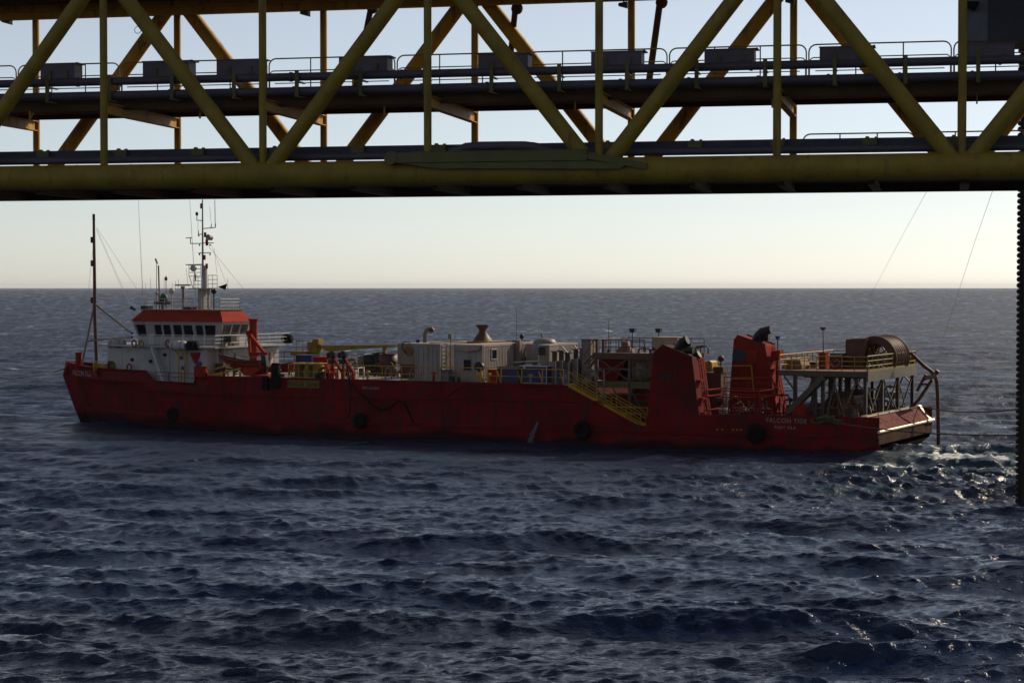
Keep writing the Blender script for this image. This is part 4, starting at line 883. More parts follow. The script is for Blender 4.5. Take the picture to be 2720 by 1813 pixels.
# red valve towers with hoses at the deck edge
for (px, py, lb) in ((883, 935, 'left of the two dark red valve towers by the hanging hose'), (912, 935, 'right of the two dark red valve towers, where the hose climbs over the edge')):
    c = sp(px, py, y=.7); t = thing('valve_tower', lb, 'valve tower', (c.x, .7, ZD), 'dark red valve towers at the deck edge')
    t.part('post', MB().cyl(V(c.x, .7, ZD), V(c.x, .7, c.z - .3), .14, n=12).beam(V(c.x + .1, .7, c.z - .5), V(c.x + 1.0, .7, ZD + .6), .22).beam(V(c.x + 1.0, .7, ZD + .7), V(c.x + 1.0, .7, ZD), .2), RED2)
    t.part('valve', MB().cyl(V(c.x - .35, .7, c.z - .25), V(c.x + .35, .7, c.z - .25), .22, n=12).cyl(V(c.x - .05, .7, c.z - .5), V(c.x - .05, .7, c.z + .1), .26, .2, n=12).box(c.x - .3, c.x + .15, .5, .9, c.z - 1.0, c.z - .6), SOOT)
    t.part('flange', MB().cyl(V(c.x - .42, .7, c.z - .25), V(c.x - .35, .7, c.z - .25), .3, n=14).cyl(V(c.x, .7, ZD + .8), V(c.x, .7, ZD + .9), .26, n=14), RED2)
H_ = [sp(px, py, y=yy) for px, py, yy in ((914, 950, .5), (921, 968, .1), (925, 990, -.25), (930, 1012, -.3), (945, 1036, -.3), (968, 1056, -.3), (992, 1078, -.3), (1016, 1089, -.3), (1040, 1078, -.3), (1058, 1064, -.3), (1072, 1068, -.3), (1083, 1090, -.3), (1098, 1122, -.3), (1108, 1128, -.28))]
ssolo('hanging_hose', MB().tube(H_, .075, 8), BLACK, 'long black hose drooping in loops down the hull side', 'hose', H_[0])
H_ = [sp(px, py, y=-.26) for px, py in ((918, 985), (926, 1010), (932, 1040), (930, 1080), (925, 1110))]
ssolo('hanging_hose', MB().tube(H_, .05, 8), BLACK, 'short dark hose hanging straight down beside the right valve tower', 'hose', H_[0])
# small white frames and bits near the towers, far gear beyond the deck
for (pa, pb, ya, yb, y, lb) in ((885, 899, 977, 1000, 2.6, 'small white tube frame between the red valve towers'), (921, 951, 977, 1003, 2.2, 'wider white tube frame right of the valve towers')):
    a = sp(pa, yb, y=y); b = sp(pb, ya, y=y); ssolo('tube_frame', MB().tube([V(a.x, y, ZD), V(a.x, y, b.z), V(b.x, y, b.z), V(b.x, y, ZD)], .05, 8).tube([V(a.x, y + 1, ZD), V(a.x, y + 1, b.z), V(b.x, y + 1, b.z), V(b.x, y + 1, ZD)], .05, 8).cyl(V(a.x, y, b.z), V(a.x, y + 1, b.z), .04).cyl(V(b.x, y, b.z), V(b.x, y + 1, b.z), .04).box((a.x + b.x) / 2 - .2, (a.x + b.x) / 2 + .2, y + .2, y + .7, ZD, b.z - .2), WHITE2, lb, 'frame', (a.x, y, ZD))
def drum(px, py_b, py_t, y, r, m, lb, grp='drums and reels on the far side of the deck'):
    a = sp(px, py_b, y=y); b = sp(px, py_t, y=y); z0 = ZD; t = thing('drum', lb, 'drum', (a.x, y, z0), grp); h = b.z - z0
    t.part('body', MB().lathe([(0, 0), (r, 0), (r, h * .3), (r * 1.04, h * .33), (r, h * .36), (r, h * .63), (r * 1.04, h * .66), (r, h * .69), (r, h), (0, h)], V(a.x, y, z0), (0, 0, 1), 18), m)
    t.part('rim', MB().ring(V(a.x, y, b.z), (0, 0, 1), r, .04, n=18, m=6), m)
drum(963, 970, 946, 10, .45, CONTG, 'grey drum left of the two dark drums beyond the crane boom')
drum(984, 968, 943, 10, .62, SOOT, 'left of the two dark drums under the crane boom')
drum(1008, 968, 937, 10, .62, SOOT, 'right of the two dark drums, next to the boom rest')
drum(1032, 975, 940, 8.5, .8, REELM, 'stout brown drum between the boom rest and the brown container')
drum(858, 1003, 987, 1.0, .5, SOOT, 'squat black drum at the deck edge left of the valve towers', None)
a = sp(905, 968, y=13); b = sp(1010, 960, y=13)
ssolo('pipe_stack', MB().cyl(V(a.x, 12, ZD + .1), V(b.x, 12, ZD + .1), .1).cyl(V(a.x, 12.25, ZD + .1), V(b.x, 12.25, ZD + .1), .1).cyl(V(a.x, 12.5, ZD + .1), V(b.x, 12.5, ZD + .1), .1).cyl(V(a.x, 12.12, ZD + .3), V(b.x, 12.12, ZD + .3), .1).cyl(V(a.x, 12.37, ZD + .3), V(b.x, 12.37, ZD + .3), .1), PANEL, 'bundle of long grey pipes lying along the far deck edge', 'pipes', (a.x, 12.2, ZD))
bsk = MB(); x0, x1 = sp(925, 960, y=12.5).x, sp(960, 960, y=12.5).x
for x in np.linspace(x0, x1, 8): bsk.cyl(V(x, 13, ZD), V(x, 13, ZD + 1.7), .03, n=5)
for z in (.1, .6, 1.1, 1.7): bsk.cyl(V(x0, 13, ZD + z), V(x1, 13, ZD + z), .03, n=5)
for x in (x0, x1): bsk.cyl(V(x, 14, ZD), V(x, 14, ZD + 1.7), .03, n=5).cyl(V(x, 13, ZD + 1.7), V(x, 14, ZD + 1.7), .03, n=5)
ssolo('wire_basket', bsk.box(x0, x1, 13, 14, ZD + .02, ZD + .06), CONTG, 'grey open wire basket beyond the deck under the crane boom', 'basket', (x0, 13, ZD))

# containers
def container(x0, x1, y0, y1, z1, lb, corr_end=True, roofm=BEIGE, m=CONT, grp='shipping containers amidships'):
    t = thing('shipping_container', lb, 'container', ((x0 + x1) / 2, (y0 + y1) / 2, ZD), grp); z0 = ZD
    mb = MB()
    def corr(pa, pb, nrm, pitch=.28, d=.035):            # corrugated wall between two plan points
        pa = Vector(pa); pb = Vector(pb); L = (pb - pa).length; n = max(2, int(L / pitch)); e = (pb - pa) / n; vs = []; k = 0
        for i in range(n):
            for f, q in ((0, 0), (.25, 0), (.35, -1), (.65, -1), (.75, 0)):
                p = pa + e * (i + f) + Vector(nrm) * d * q * 1.0; vs += [(p.x, p.y, z0 + .14), (p.x, p.y, z1 - .12)]
        vs += [(pb.x, pb.y, z0 + .14), (pb.x, pb.y, z1 - .12)]
        mb.add(vs, [(2 * i, 2 * i + 2, 2 * i + 3, 2 * i + 1) for i in range(len(vs) // 2 - 1)])
    corr((x1 - .03, y0 + .1), (x1 - .03, y1 - .1), (1, 0)); corr((x0 + .03, y1 - .1), (x0 + .03, y0 + .1), (-1, 0)); corr((x1 - .1, y1 - .03), (x0 + .1, y1 - .03), (0, 1))
    t.part('wall', mb, m)
    t.part('end_wall', MB().box(x0 + .1, x1 - .1, y0 + .03, y0 + .08, z0 + .14, z1 - .12), m)
    f = MB()
    for x in (x0, x1 - .1):
        for y in (y0, y1 - .1): f.box(x, x + .1, y, y + .1, z0, z1)
    for z in (z0, z1 - .12):
        f.box(x0 + .1, x1 - .1, y0, y0 + .06, z, z + .12).box(x0 + .1, x1 - .1, y1 - .06, y1, z, z + .12).box(x0, x0 + .06, y0 + .1, y1 - .1, z, z + .12).box(x1 - .06, x1, y0 + .1, y1 - .1, z, z + .12)
    t.part('corner_frame', f, m)
    t.part('roof', MB().box(x0 + .01, x1 - .01, y0 + .01, y1 - .01, z1 + .003, z1 + .05), roofm)
    return t
ZC = sp(1140, 914, y=2.0).z
ca, cb = sp(1103, 1000, y=2.0).x, sp(1170, 1000, y=2.0).x
k1 = container(ca, cb, 2.0, 14.0, ZC, 'left white container whose flat panelled end faces us, brown roof')
pl = MB()
for x in np.linspace(ca + .3, cb - .3, 5): pl.box(x - .02, x + .02, 1.98, 2.03, ZD + .16, ZC - .14)
for z in (ZD + .8, ZD + 1.5, ZD + 2.2): pl.box(ca + .12, cb - .12, 1.985, 2.03, z - .02, z + .02)
k1.part('panel_rib', pl, CONT)
lad = MB(); lx0 = cb + .05
for y in (2.35, 2.75): lad.cyl(V(lx0, y, ZD), V(lx0, y, ZC), .025, n=6)
for z in np.arange(ZD + .3, ZC, .33): lad.cyl(V(lx0, 2.35, z), V(lx0, 2.75, z), .02, n=6)
k1.part('ladder', lad, WHITE2)
cc, cd = sp(1205, 1000, y=1.8).x, sp(1282, 1000, y=1.8).x
k2 = container(cc, cd, 1.8, 14.0, ZC - .03, 'middle white container with a window in its end and corrugated sunlit side')
def pane(t, x0, x1, y, z0, z1, side='y'):
    if side == 'y': w_ = t.part('window', MB().box(x0, x1, y - .05, y, z0, z1), CONTG); t.part('pane', MB().box(x0 + .08, x1 - .08, y - .06, y - .045, z0 + .08, z1 - .08), GLASS, parent=w_)
    else: w_ = t.part('window', MB().box(y, y + .05, x0, x1, z0, z1), WHITE2); t.part('pane', MB().box(y + .045, y + .06, x0 + .08, x1 - .08, z0 + .08, z1 - .08), GLASS, parent=w_)
q = sp(1243, 950, y=1.8); pane(k2, q.x - .45, q.x + .35, 1.83, ZD + .9, ZD + 1.9)
q = sp(1312, 940, x=cd); pane(k2, q.y - .5, q.y + .5, cd, q.z - .45, q.z + .45, 'x')
k2.part('awning', MB().prism([(cc + .1, ZC - .1), (cd - .1, ZC - .1), (cd - .3, ZC - .42), ((cc + cd) / 2, ZC - .55), (cc + .4, ZC - .42)], 1.55, 1.79), CONT)
ce = sp(1370, 925, x=cd)
k2.part('side_duct', MB().box(cd + .06, cd + .5, ce.y - .25, ce.y + .25, ZD + .2, ZC + .25), CONTG)
xe, xf = cd + .62, cd + 3.0
k3 = container(xe, xf, 8.6, 14.0, ZC - .1, 'short far white container with a dark window, right of the corrugated side')
q = sp(1382, 930, x=xf); pane(k3, 8.9, 9.9, xf, ZD + .9, ZD + 2.0, 'x')
k3.part('side_awning', MB().beam(V(xf + .1, 10.5, ZC - .3), V(xf + .9, 10.5, ZC - 1.1), .1).beam(V(xf + .1, 13, ZC - .3), V(xf + .9, 13, ZC - 1.1), .1), CONTG)
a0, a1_ = sp(1056, 930, y=5.0).x, sp(1108, 930, y=5.0).x - .1
k4 = thing('brown_housing', 'brownish pump housing with a dark open lower half, left of the white containers', 'housing', ((a0 + a1_) / 2, 8, ZD))
k4.part('upper_case', MB().box(a0, a1_, 5.0, 12, ZD + 1.2, ZC - .05), CONTG); k4.part('lower_case', MB().box(a0 + .1, a1_ - .1, 5.3, 11.8, ZD, ZD + 1.2), REELM)
k4.part('fan_cover', MB().cyl(V((a0 + a1_) / 2 + .2, 4.9, ZC - .7), V((a0 + a1_) / 2 + .2, 5.0, ZC - .7), .42, n=20), WOOD)
k4.part('hose_loop', MB().tube([V(a0 + .9, 4.85, ZC - .9), V(a0 + .55, 4.8, ZC - .5), V(a0 + .6, 4.8, ZC - .05), V(a0 + .9, 4.85, ZC + .1), V(a0 + 1.3, 4.9, ZC)], .04, 8), BLACK)
# roof fittings of the containers: stand on the roofs
c = sp(1129, 912, y=4.5); t = thing('gooseneck_vent', 'brown gooseneck vent pipe on the left container roof', 'vent', (c.x, 4.5, ZC + .05))
t.part('pipe', MB().tube([V(c.x, 4.5, ZC + .05), V(c.x, 4.5, ZC + .8), V(c.x + .12, 4.5, ZC + 1.1), V(c.x + .4, 4.5, ZC + 1.25), V(c.x + .6, 4.5, ZC + 1.2)], .19, 12), CONTG)
t.part('mouth', MB().cyl(V(c.x + .55, 4.5, ZC + 1.25), V(c.x + .72, 4.5, ZC + 1.0), .24, .26, n=12), REELM)
c = sp(1110, 908, y=4.0); ssolo('roof_bucket', MB().cyl(V(c.x, 4, ZC + .06), V(c.x, 4, ZC + .3), .14, .17), SOOT, 'small black pot on the left container roof edge', 'pot', (c.x, 4, ZC + .06))
c = sp(1197, 906, y=3.5); t = thing('roof_lamp', 'small box lamp on a thin post at the gap between the two containers', 'lamp', (c.x, 3.5, ZC))
t.part('post', MB().cyl(V(c.x, 3.5, ZD), V(c.x, 3.5, ZC + .45), .04), CONTG); t.part('lamp_head', MB().box(c.x - .17, c.x + .17, 3.35, 3.65, ZC + .45, ZC + .85), CONTG)
c = sp(1282, 890, y=9); zz = sp(1282, 892, y=9).z
t = thing('conical_vent', 'big brown hourglass shaped vent cowl on the container roof', 'vent', (c.x, 9, ZC))
t.part('cowl', MB().lathe([(.95, 0), (.85, .05), (.33, .8), (.33, 1.0), (.6, 1.35), (.62, 1.42), (.55, 1.42), (.28, 1.0), (0, .95)], V(c.x, 9, ZC + .12), (0, 0, 1), 22), REELM)
t.part('curb', MB().box(c.x - 1.0, c.x + 1.0, 8.0, 10.0, ZC + .03, ZC + .14), BEIGE)
ssolo('roof_cable', MB().tube([V(cb - 1.4, 2.6, ZC + .1), V(cb - .5, 4.5, ZC + .12), V(cc + .5, 5.5, ZC + .1), V(cc + 1.6, 8.0, ZC + .12), V(cd - .2, 11, ZC + .1)], .035, 6), BLACK, 'thin black cable lying across the container roofs', 'cable', (cb, 4, ZC + .1))
c = sp(1372, 900, y=10); ssolo('whip_aerial', MB().cyl(V(c.x, 10, ZC), V(c.x, 10, ZC + 3.0), .025, .012, n=6).box(c.x - .3, c.x + .3, 9.8, 10.2, ZC + .03, ZC + .2), SOOT, 'thin whip aerial standing on the right end of the container roof', 'aerial', (c.x, 10, ZC))
for (px, py, m, lb) in ((1386, 893, SOOT, 'dark round vent head above the right container window'), (1441, 895, CONTG, 'slim leaning vent pipe at the right end of the containers')):
    c = sp(px, py, y=11.5); mb = MB().cyl(V(c.x, 11.5, ZC - .4), V(c.x, 11.5, c.z), .07); (mb.ball(c, .22) if m is SOOT else mb.cyl(c, c + V(-.1, 0, .35), .12, .08)); ssolo('vent_head', mb, m, lb, 'vent', (c.x, 11.5, ZC - .4))

# equipment between the containers and the platform
def boxthing(name, lb, cat, pa, pb, ya, yb, y, dep, m, trim=None, z0=ZD, grp=None):
    a = sp(pa, yb, y=y); b = sp(pb, ya, y=y); t = thing(name, lb, cat, ((a.x + b.x) / 2, y + dep / 2, z0), grp)
    t.part('case', MB().box(a.x, b.x, y, y + dep, z0 + .06, b.z), m)
    fr = MB().box(a.x - .03, b.x + .03, y - .03, y + dep + .03, z0, z0 + .06).box(a.x - .03, b.x + .03, y - .03, y + dep + .03, b.z, b.z + .05)
    for x in (a.x - .03, b.x - .03): fr.box(x, x + .06, y - .035, y - .005, z0 + .06, b.z)
    t.part('frame', fr, trim or m); return t, a, b
boxthing('blue_tank', 'left of the dark blue tanks behind the yellow rail, with white rim', 'tank', 1322, 1378, 976, 1012, 1.6, 1.2, BLUE, SOOT)
boxthing('blue_tank', 'larger dark blue tank with white pipes on top, right of its neighbour', 'tank', 1381, 1452, 974, 1012, 1.9, 1.4, BLUE, WHITE2)
ssolo('top_pipes', MB().tube([sp(p, q_, y=2.4) for p, q_ in ((1392, 974), (1397, 968), (1410, 968), (1420, 972), (1436, 966), (1432, 972))], .05, 8).cyl(sp(1365, 962, y=3), sp(1432, 958, y=3.2), .045), WHITE2, 'twisted white pipes on top of the larger blue tank', 'pipes', sp(1410, 970, y=2.4))
c = sp(1395, 977, y=2.1); ssolo('white_float', MB().ball(c + V(0, 0, .05), .24, sz=1.0).cyl(c + V(0, 0, .2), c + V(0, 0, .3), .08), WHITE2, 'small bright white ball float sitting on the blue tank', 'float', c)
boxthing('orange_cabinet', 'rusty orange cabinet left of the blue tanks, below the corrugated wall', 'cabinet', 1296, 1320, 982, 1008, 1.5, 1.0, ORANGE, YEL_LIT)
boxthing('grey_cabinet', 'small grey cabinet at the rail in front of the container gap', 'cabinet', 1172, 1193, 984, 1005, .6, .7, GREYL, SOOT)
c = sp(1275, 965, y=1.4); t = thing('hose_reel', 'small dark reel on a stand in front of the middle container', 'reel', (c.x, 1.4, ZD))
t.part('stand', MB().beam(V(c.x - .3, 1.4, ZD), V(c.x, 1.4, ZD + 1.6), .08).beam(V(c.x + .3, 1.4, ZD), V(c.x, 1.4, ZD + 1.6), .08), YEL_LIT)
t.part('drum', MB().cyl(V(c.x, 1.2, ZD + 1.3), V(c.x, 1.6, ZD + 1.3), .32, n=18).cyl(V(c.x, 1.15, ZD + 1.3), V(c.x, 1.2, ZD + 1.3), .42, n=18), SOOT)
t, a, b = boxthing('grey_tank', 'tall grey cabinet with a black square panel at the right of the blue tanks', 'tank', 1431, 1460, 917, 1000, 3.2, 1.6, CONTG, WHITE2)
t.part('black_panel', MB().box(a.x + .0, a.x + .6, 3.13, 3.16, b.z - .8, b.z - .15), SOOT)
t2 = thing('cylinder_tank', 'grey upright cylindrical tank just behind the tall cabinet', 'tank', (sp(1447, 900, y=6).x, 6, ZD))
c = sp(1447, 897, y=6); t2.part('shell', MB().lathe([(0, 0), (1.0, 0), (1.0, c.z - ZD - .35), (.75, c.z - ZD - .08), (0, c.z - ZD)], V(c.x, 6, ZD), (0, 0, 1), 24), CONTG)
t2.part('ladder', MB().cyl(V(c.x + .9, 5.4, ZD), V(c.x + .9, 5.4, c.z - .5), .03).cyl(V(c.x + 1.1, 5.6, ZD), V(c.x + 1.1, 5.6, c.z - .5), .03), CONTG)
for k, (pc, yt, yn, w_, y, lb) in enumerate(((1468, 932, 960, 8, 2.8, 'first and leftmost'), (1486, 930, 958, 8, 3.2, 'second'), (1503, 936, 962, 8, 3.6, 'third, lowest'), (1525, 926, 953, 9, 4.2, 'fourth'), (1541, 924, 950, 9, 5.0, 'fifth, palest'))):
    a = sp(pc - w_, yn, y=y); b = sp(pc + w_, yn, y=y); c = sp(pc, yt, y=y)
    t = thing('grey_bottle_post', lb + ' of the five stepped grey posts with rusty caps', 'post', (c.x, y, ZD), 'stepped grey posts beside the platform')
    t.part('lower_case', MB().box(a.x, b.x, y, y + .7, ZD, a.z), CONTG)
    t.part('upper_post', MB().cyl(V(c.x, y + .35, a.z), V(c.x, y + .35, c.z - .08), .2, n=12), CONTG if k > 3 else REELM)
    t.part('cap', MB().box(c.x - .26, c.x + .26, y + .1, y + .6, c.z - .08, c.z), REELM)
    t.part('corner_rail', MB().box(b.x, b.x + .06, y - .05, y, ZD, a.z + .1), WHITE2)
t, a, b = boxthing('grey_tower', 'tallest square grey tower left of the railed platform', 'tower', 1546, 1569, 904, 1000, 4.5, .9, CONTG)
t.part('cap', MB().box(a.x - .08, b.x + .08, 4.42, 5.5, b.z + .05, b.z + .12), REELM)
boxthing('blue_drum_box', 'narrow dark blue box at the head of the yellow stair', 'box', 1484, 1498, 985, 1017, .8, .8, BLUE)

# ------------------------------------------------------------------ midship process platform
PZ = sp(1600, 938, y=3.0).z; xa, xb = sp(1575, 938, y=3.0).x, sp(1786, 938, y=3.0).x
t = thing('process_platform', 'brown steel platform with railings and trusses left of the near funnel', 'platform', ((xa + xb) / 2, 6, 1.75))
t.part('top_deck', MB().box(xa, xb, 3.0, 10, PZ - .12, PZ).box(xa, xb, 2.9, 3.0, PZ - .45, PZ + .05).box(xa, xb, 9.9, 10.0, PZ - .45, PZ - .13), REELM)
zm = sp(1650, 1012, y=3.0).z
t.part('middle_beam', MB().box(xa + .2, xb, 2.95, 3.15, zm - .55, zm).box(xa + .2, xb, 9.8, 10, zm - .55, zm).box(xa + .2, xb, 3.16, 9.79, zm - .1, zm - .02), OLIVE)
xl = xa + .25
def pb(nm_, p, q, w_): t.part(nm_, MB().beam(p, q, w_), STEELG)
cols = [xl, sp(1672, 980, y=3.0).x, xb - .3]
for x in cols:
    for y in (3.05, 9.9): pb('leg', V(x, y, 1.76), V(x, y, PZ - .13), .2)
for i in range(2):
    p, q = cols[i], cols[i + 1]
    pb('truss_brace', V(p, 3.05, PZ - .3), V(q, 3.05, zm), .1); pb('truss_brace', V(p, 3.08, zm), V(q, 3.08, PZ - .3), .1)
    pb('truss_brace', V(p, 3.05, zm - .5), V((p + q) / 2, 3.05, 1.8), .1); pb('truss_brace', V((p + q) / 2, 3.05, zm - .5), V(q, 3.05, 1.8), .1)
pb('truss_brace', V(xl, 3.05, sp(1600, 979, y=3).z), V(xb, 3.05, sp(1600, 979, y=3).z), .12); pb('truss_brace', V(xl - 1.6, 3.1, ZD), V(xl, 3.1, PZ - .4), .18)
t.part('railing', MB().rail([(xa, 3.05, PZ), (xb - 2.4, 3.05, PZ)], 1.1, .035, 1.1, mids=(.5,)), REELM)
t.part('railing', MB().rail([(xa, 9.9, PZ), (xb, 9.9, PZ)], 1.1, .035, 1.1, mids=(.33, .66)).rail([(xa, 3.05, PZ), (xa, 9.9, PZ)], 1.1, .035, 1.1), REELM)
for px in (1585, 1602): c = sp(px, 920, y=3.3); t.part('thick_post', MB().box(c.x - .09, c.x + .09, 3.25, 3.4, PZ, PZ + 1.15), REELM)
t.part('access_ladder', MB().beam(V(xa - .9, 3.3, ZD + 1.6), V(xa, 3.3, PZ), .1).beam(V(xa - .9, 4.0, ZD + 1.6), V(xa, 4.0, PZ), .1).tube([V(xa - .9, 3.3, ZD + 2.3), V(xa - .1, 3.3, PZ + 1.0), V(xa + .2, 3.3, PZ + 1.05)], .035, 6), REELM)
for (px, lb) in ((1680, 'left of the two black work lamps above the platform railing'), (1749, 'right of the two black work lamps above the platform railing')):
    c = sp(px, 877, y=9.9); f = thing('work_lamp', lb, 'lamp', (c.x, 9.9, PZ + 1.1), 'work lamps above the platform')
    f.part('post', MB().cyl(V(c.x, 9.9, PZ), V(c.x, 9.9, c.z - .15), .04), SOOT); f.part('lamp_head', MB().prism([(c.x - .26, c.z + .16), (c.x + .26, c.z + .16), (c.x + .18, c.z - .18), (c.x - .18, c.z - .18)], 9.75, 10.1), SOOT)
c = sp(1617, 905, y=5); ssolo('whip_aerial', MB().cyl(V(c.x, 5, PZ), sp(1617, 850, y=5), .04, .02, n=6).box(c.x - .1, c.x + .1, 4.9, 5.1, PZ, PZ + .25), SOOT, 'dark whip aerial on the left part of the railed platform', 'aerial', (c.x, 5, PZ))
a = sp(1733, 922, y=5); b = sp(1800, 897, y=5); t = thing('beige_cabinet', 'beige rust streaked cabinet on top of the platform behind the near funnel', 'cabinet', ((a.x + b.x) / 2, 6, PZ))
t.part('case', MB().box(a.x, b.x, 5.0, 6.8, PZ + .05, b.z), BEIGE); t.part('lid', MB().box(a.x - .04, b.x + .04, 4.95, 6.85, b.z, b.z + .05), BEIGE); t.part('base', MB().box(a.x + .1, b.x - .1, 5.1, 6.7, PZ, PZ + .05), REELM)
for (px, lb) in ((1670, 'left brown valve stub with raised handle on the platform deck'), (1713, 'right brown valve stub with raised handle on the platform deck')):
    c = sp(px, 920, y=6); f = thing('valve_stub', lb, 'valve', (c.x, 6, PZ)); f.part('body', MB().cyl(V(c.x, 6, PZ), V(c.x, 6, PZ + .5), .15, .12).cyl(V(c.x, 6, PZ), V(c.x, 6, PZ + .1), .3), CONTG); f.part('handle', MB().beam(V(c.x, 6, PZ + .5), V(c.x - .15, 6, PZ + .95), .06), SOOT)
# tanks inside the platform
a = sp(1590, 1010, y=4.2); b = sp(1640, 944, y=4.2); t = thing('red_tank', 'big dark red box tank inside the steel platform', 'tank', ((a.x + b.x) / 2, 5, zm))
t.part('case', MB().prism([(a.x, zm), (b.x - .1, zm), (b.x + .7, zm + 1.6), (b.x + .7, PZ - .5), (a.x, PZ - .5)], 4.2, 6.6), RED2); t.part('brace', MB().beam(V(b.x, 4.15, zm + .2), V(b.x + .75, 4.15, zm + 1.6), .12), ORANGE)
c = sp(1712, 975, y=5.2); t = thing('grey_pressure_tank', 'round pale tank with yellow end ring inside the platform, next to the near funnel', 'tank', (c.x, 5.5, zm))
t.part('shell', MB().lathe([(0, -1.6), (.75, -1.5), (1.15, -1.1), (1.22, -.8), (1.22, 1.6), (1.0, 1.9), (0, 2.1)], V(c.x, 6.0, c.z), (.5, 1, 0), 26), BEIGE)
t.part('saddle', MB().box(c.x - 1.0, c.x + 1.0, 5.3, 6.6, zm, zm + .5), WOOD); t.part('ring', MB().ring(V(c.x + .6, 5.2, c.z), (.6, 1, 0), 1.15, .08), YEL_LIT)
c = sp(1661, 958, y=6.5); t = thing('pink_hopper', 'faded pink cone hopper between the red tank and the round tank', 'hopper', (c.x, 6.5, zm))
t.part('cone', MB().lathe([(.15, 0), (.75, 1.1), (.75, 1.9), (.35, 2.2), (.35, 2.6), (0, 2.6)], V(c.x, 6.5, zm + .5), (0, 0, 1), 18), WOOD); t.part('leg', MB().cyl(V(c.x - .4, 6.5, zm), V(c.x - .4, 6.5, zm + 1), .05).cyl(V(c.x + .4, 6.5, zm), V(c.x + .4, 6.5, zm + 1), .05).cyl(V(c.x, 6.9, zm), V(c.x, 6.9, zm + 1), .05), STEELG)
boxthing('engine_block', 'dark engine block low in the middle of the platform', 'engine', 1645, 1690, 985, 1012, 5.0, 1.2, SOOT, z0=zm)
boxthing('lower_cabinet', 'dark red housing under the lower level of the platform', 'housing', 1600, 1712, 1052, 1120, 4.5, 3.0, RED2, z0=1.76)

# gear between the funnels
a = sp(1864, 957, y=6); b = sp(1892, 990, y=6)
t = thing('yellow_generator', 'yellow rounded cover on a brown stand between the funnels', 'generator', ((a.x + b.x) / 2, 6.5, 1.76))
t.part('cover', MB().prism([(a.x, b.z), (b.x, b.z + .15), (b.x - .05, a.z - .15), (b.x - .25, a.z), (a.x + .25, a.z - .12), (a.x, a.z - .3)], 6, 7.4), YEL_LIT)
t.part('stand', MB().box(a.x + .1, b.x + .7, 6.1, 7.6, 1.76, b.z - .02).box(b.x, b.x + .8, 6.3, 7.4, b.z, a.z - .5), REELM)
c = sp(1915, 952, y=8); t = thing('deck_lamp', 'round brown deck lamp on a thin pole between the funnels', 'lamp', (c.x, 8, 1.76)); t.part('pole', MB().cyl(V(c.x, 8, 1.76), V(c.x, 8, c.z), .05), SOOT); t.part('lamp_head', MB().ball(c, .27), REELM); t.part('rung', MB().beam(c + V(-.5, 0, -.5), c + V(0, 0, -.5), .05), SOOT)
ra, rb_ = sp(1876, 1103, y=1.8), sp(1965, 1103, y=1.8); z2 = sp(1920, 1048, y=1.8).z
t = thing('pump_rack', 'open faded red tube rack full of pumps right of the near funnel', 'rack', ((ra.x + rb_.x) / 2, 3, 1.76))
fr_ = MB(); zt_ = sp(1980, 1038, y=2.0).z
xr = [ra.x, (ra.x + rb_.x) / 2, rb_.x, rb_.x + 1.6]
for x in xr:
    for y in (1.8, 5.0): fr_.cyl(V(x, y, 1.76), V(x, y, zt_), .045, n=8)
for z in (zt_, (zt_ + 3.2) / 2 + .3, 3.2):
    for y in (1.8, 5.0): fr_.cyl(V(xr[0], y, z), V(xr[-1], y, z), .045, n=8)
    for x in (xr[0], xr[-1]): fr_.cyl(V(x, 1.8, z), V(x, 5.0, z), .055, n=8)
t.part('frame', fr_, RED2)
t.part('top_frame', MB().rail([(xr[0] + .2, 5.2, zt_), (xr[-1] - .2, 5.2, zt_)], .9, .04, 1.6), RED2)
pm = MB()
for k in range(7): x = random.uniform(xr[0] + .4, xr[-1] - .5); y = random.uniform(2.2, 4.6); z = random.choice([1.9, 2.6, 3.3, 3.9]); pm.cyl(V(x, y, z), V(x + random.uniform(.5, .9), y + .2, z), random.uniform(.2, .4), n=12)
t.part('pump', pm, SOOT); c = sp(1925, 1092, y=2.6); t.part('pump_head', MB().cyl(V(c.x - .35, 2.6, c.z), V(c.x + .35, 2.4, c.z + .1), .25, .22, n=14), WHITE2)
pg = MB(); 
for k in range(6): x = random.uniform(xr[0] + .3, xr[-1] - .3); pg.tube([V(x, 2.2, 1.8), V(x, 2.3, 3.0 + k * .2), V(x + .5, 2.6, 3.3 + k * .2), V(x + .6, 3.4, 3.2)], .06, 6)
t.part('pipework', pg, REELM)
ssolo('blue_drum', MB().lathe([(0, 0), (.4, 0), (.4, .9), (0, .92)], V(sp(2015, 1090, y=10).x, 10, 1.76), (0, 0, 1), 16), BLUE, 'dark blue drum low beside the far funnel', 'drum', (sp(2015, 1090, y=10).x, 10, 1.76))
q = sp(2001, 1060, y=9); t = thing('valve_manifold', 'dark pipe manifold at the foot of the far funnel', 'manifold', (q.x, 9, 1.76)); mb = MB()
for k in range(6): mb.cyl(V(q.x - 1.4 + k * .5, 9, 1.76), V(q.x - 1.4 + k * .5, 9, 3.0 + (k % 3) * .3), .09, n=8)
t.part('riser', mb, STEELG); t.part('header', MB().cyl(V(q.x - 1.6, 9, 2.9), V(q.x + 1.4, 9, 2.9), .14), CONTG)

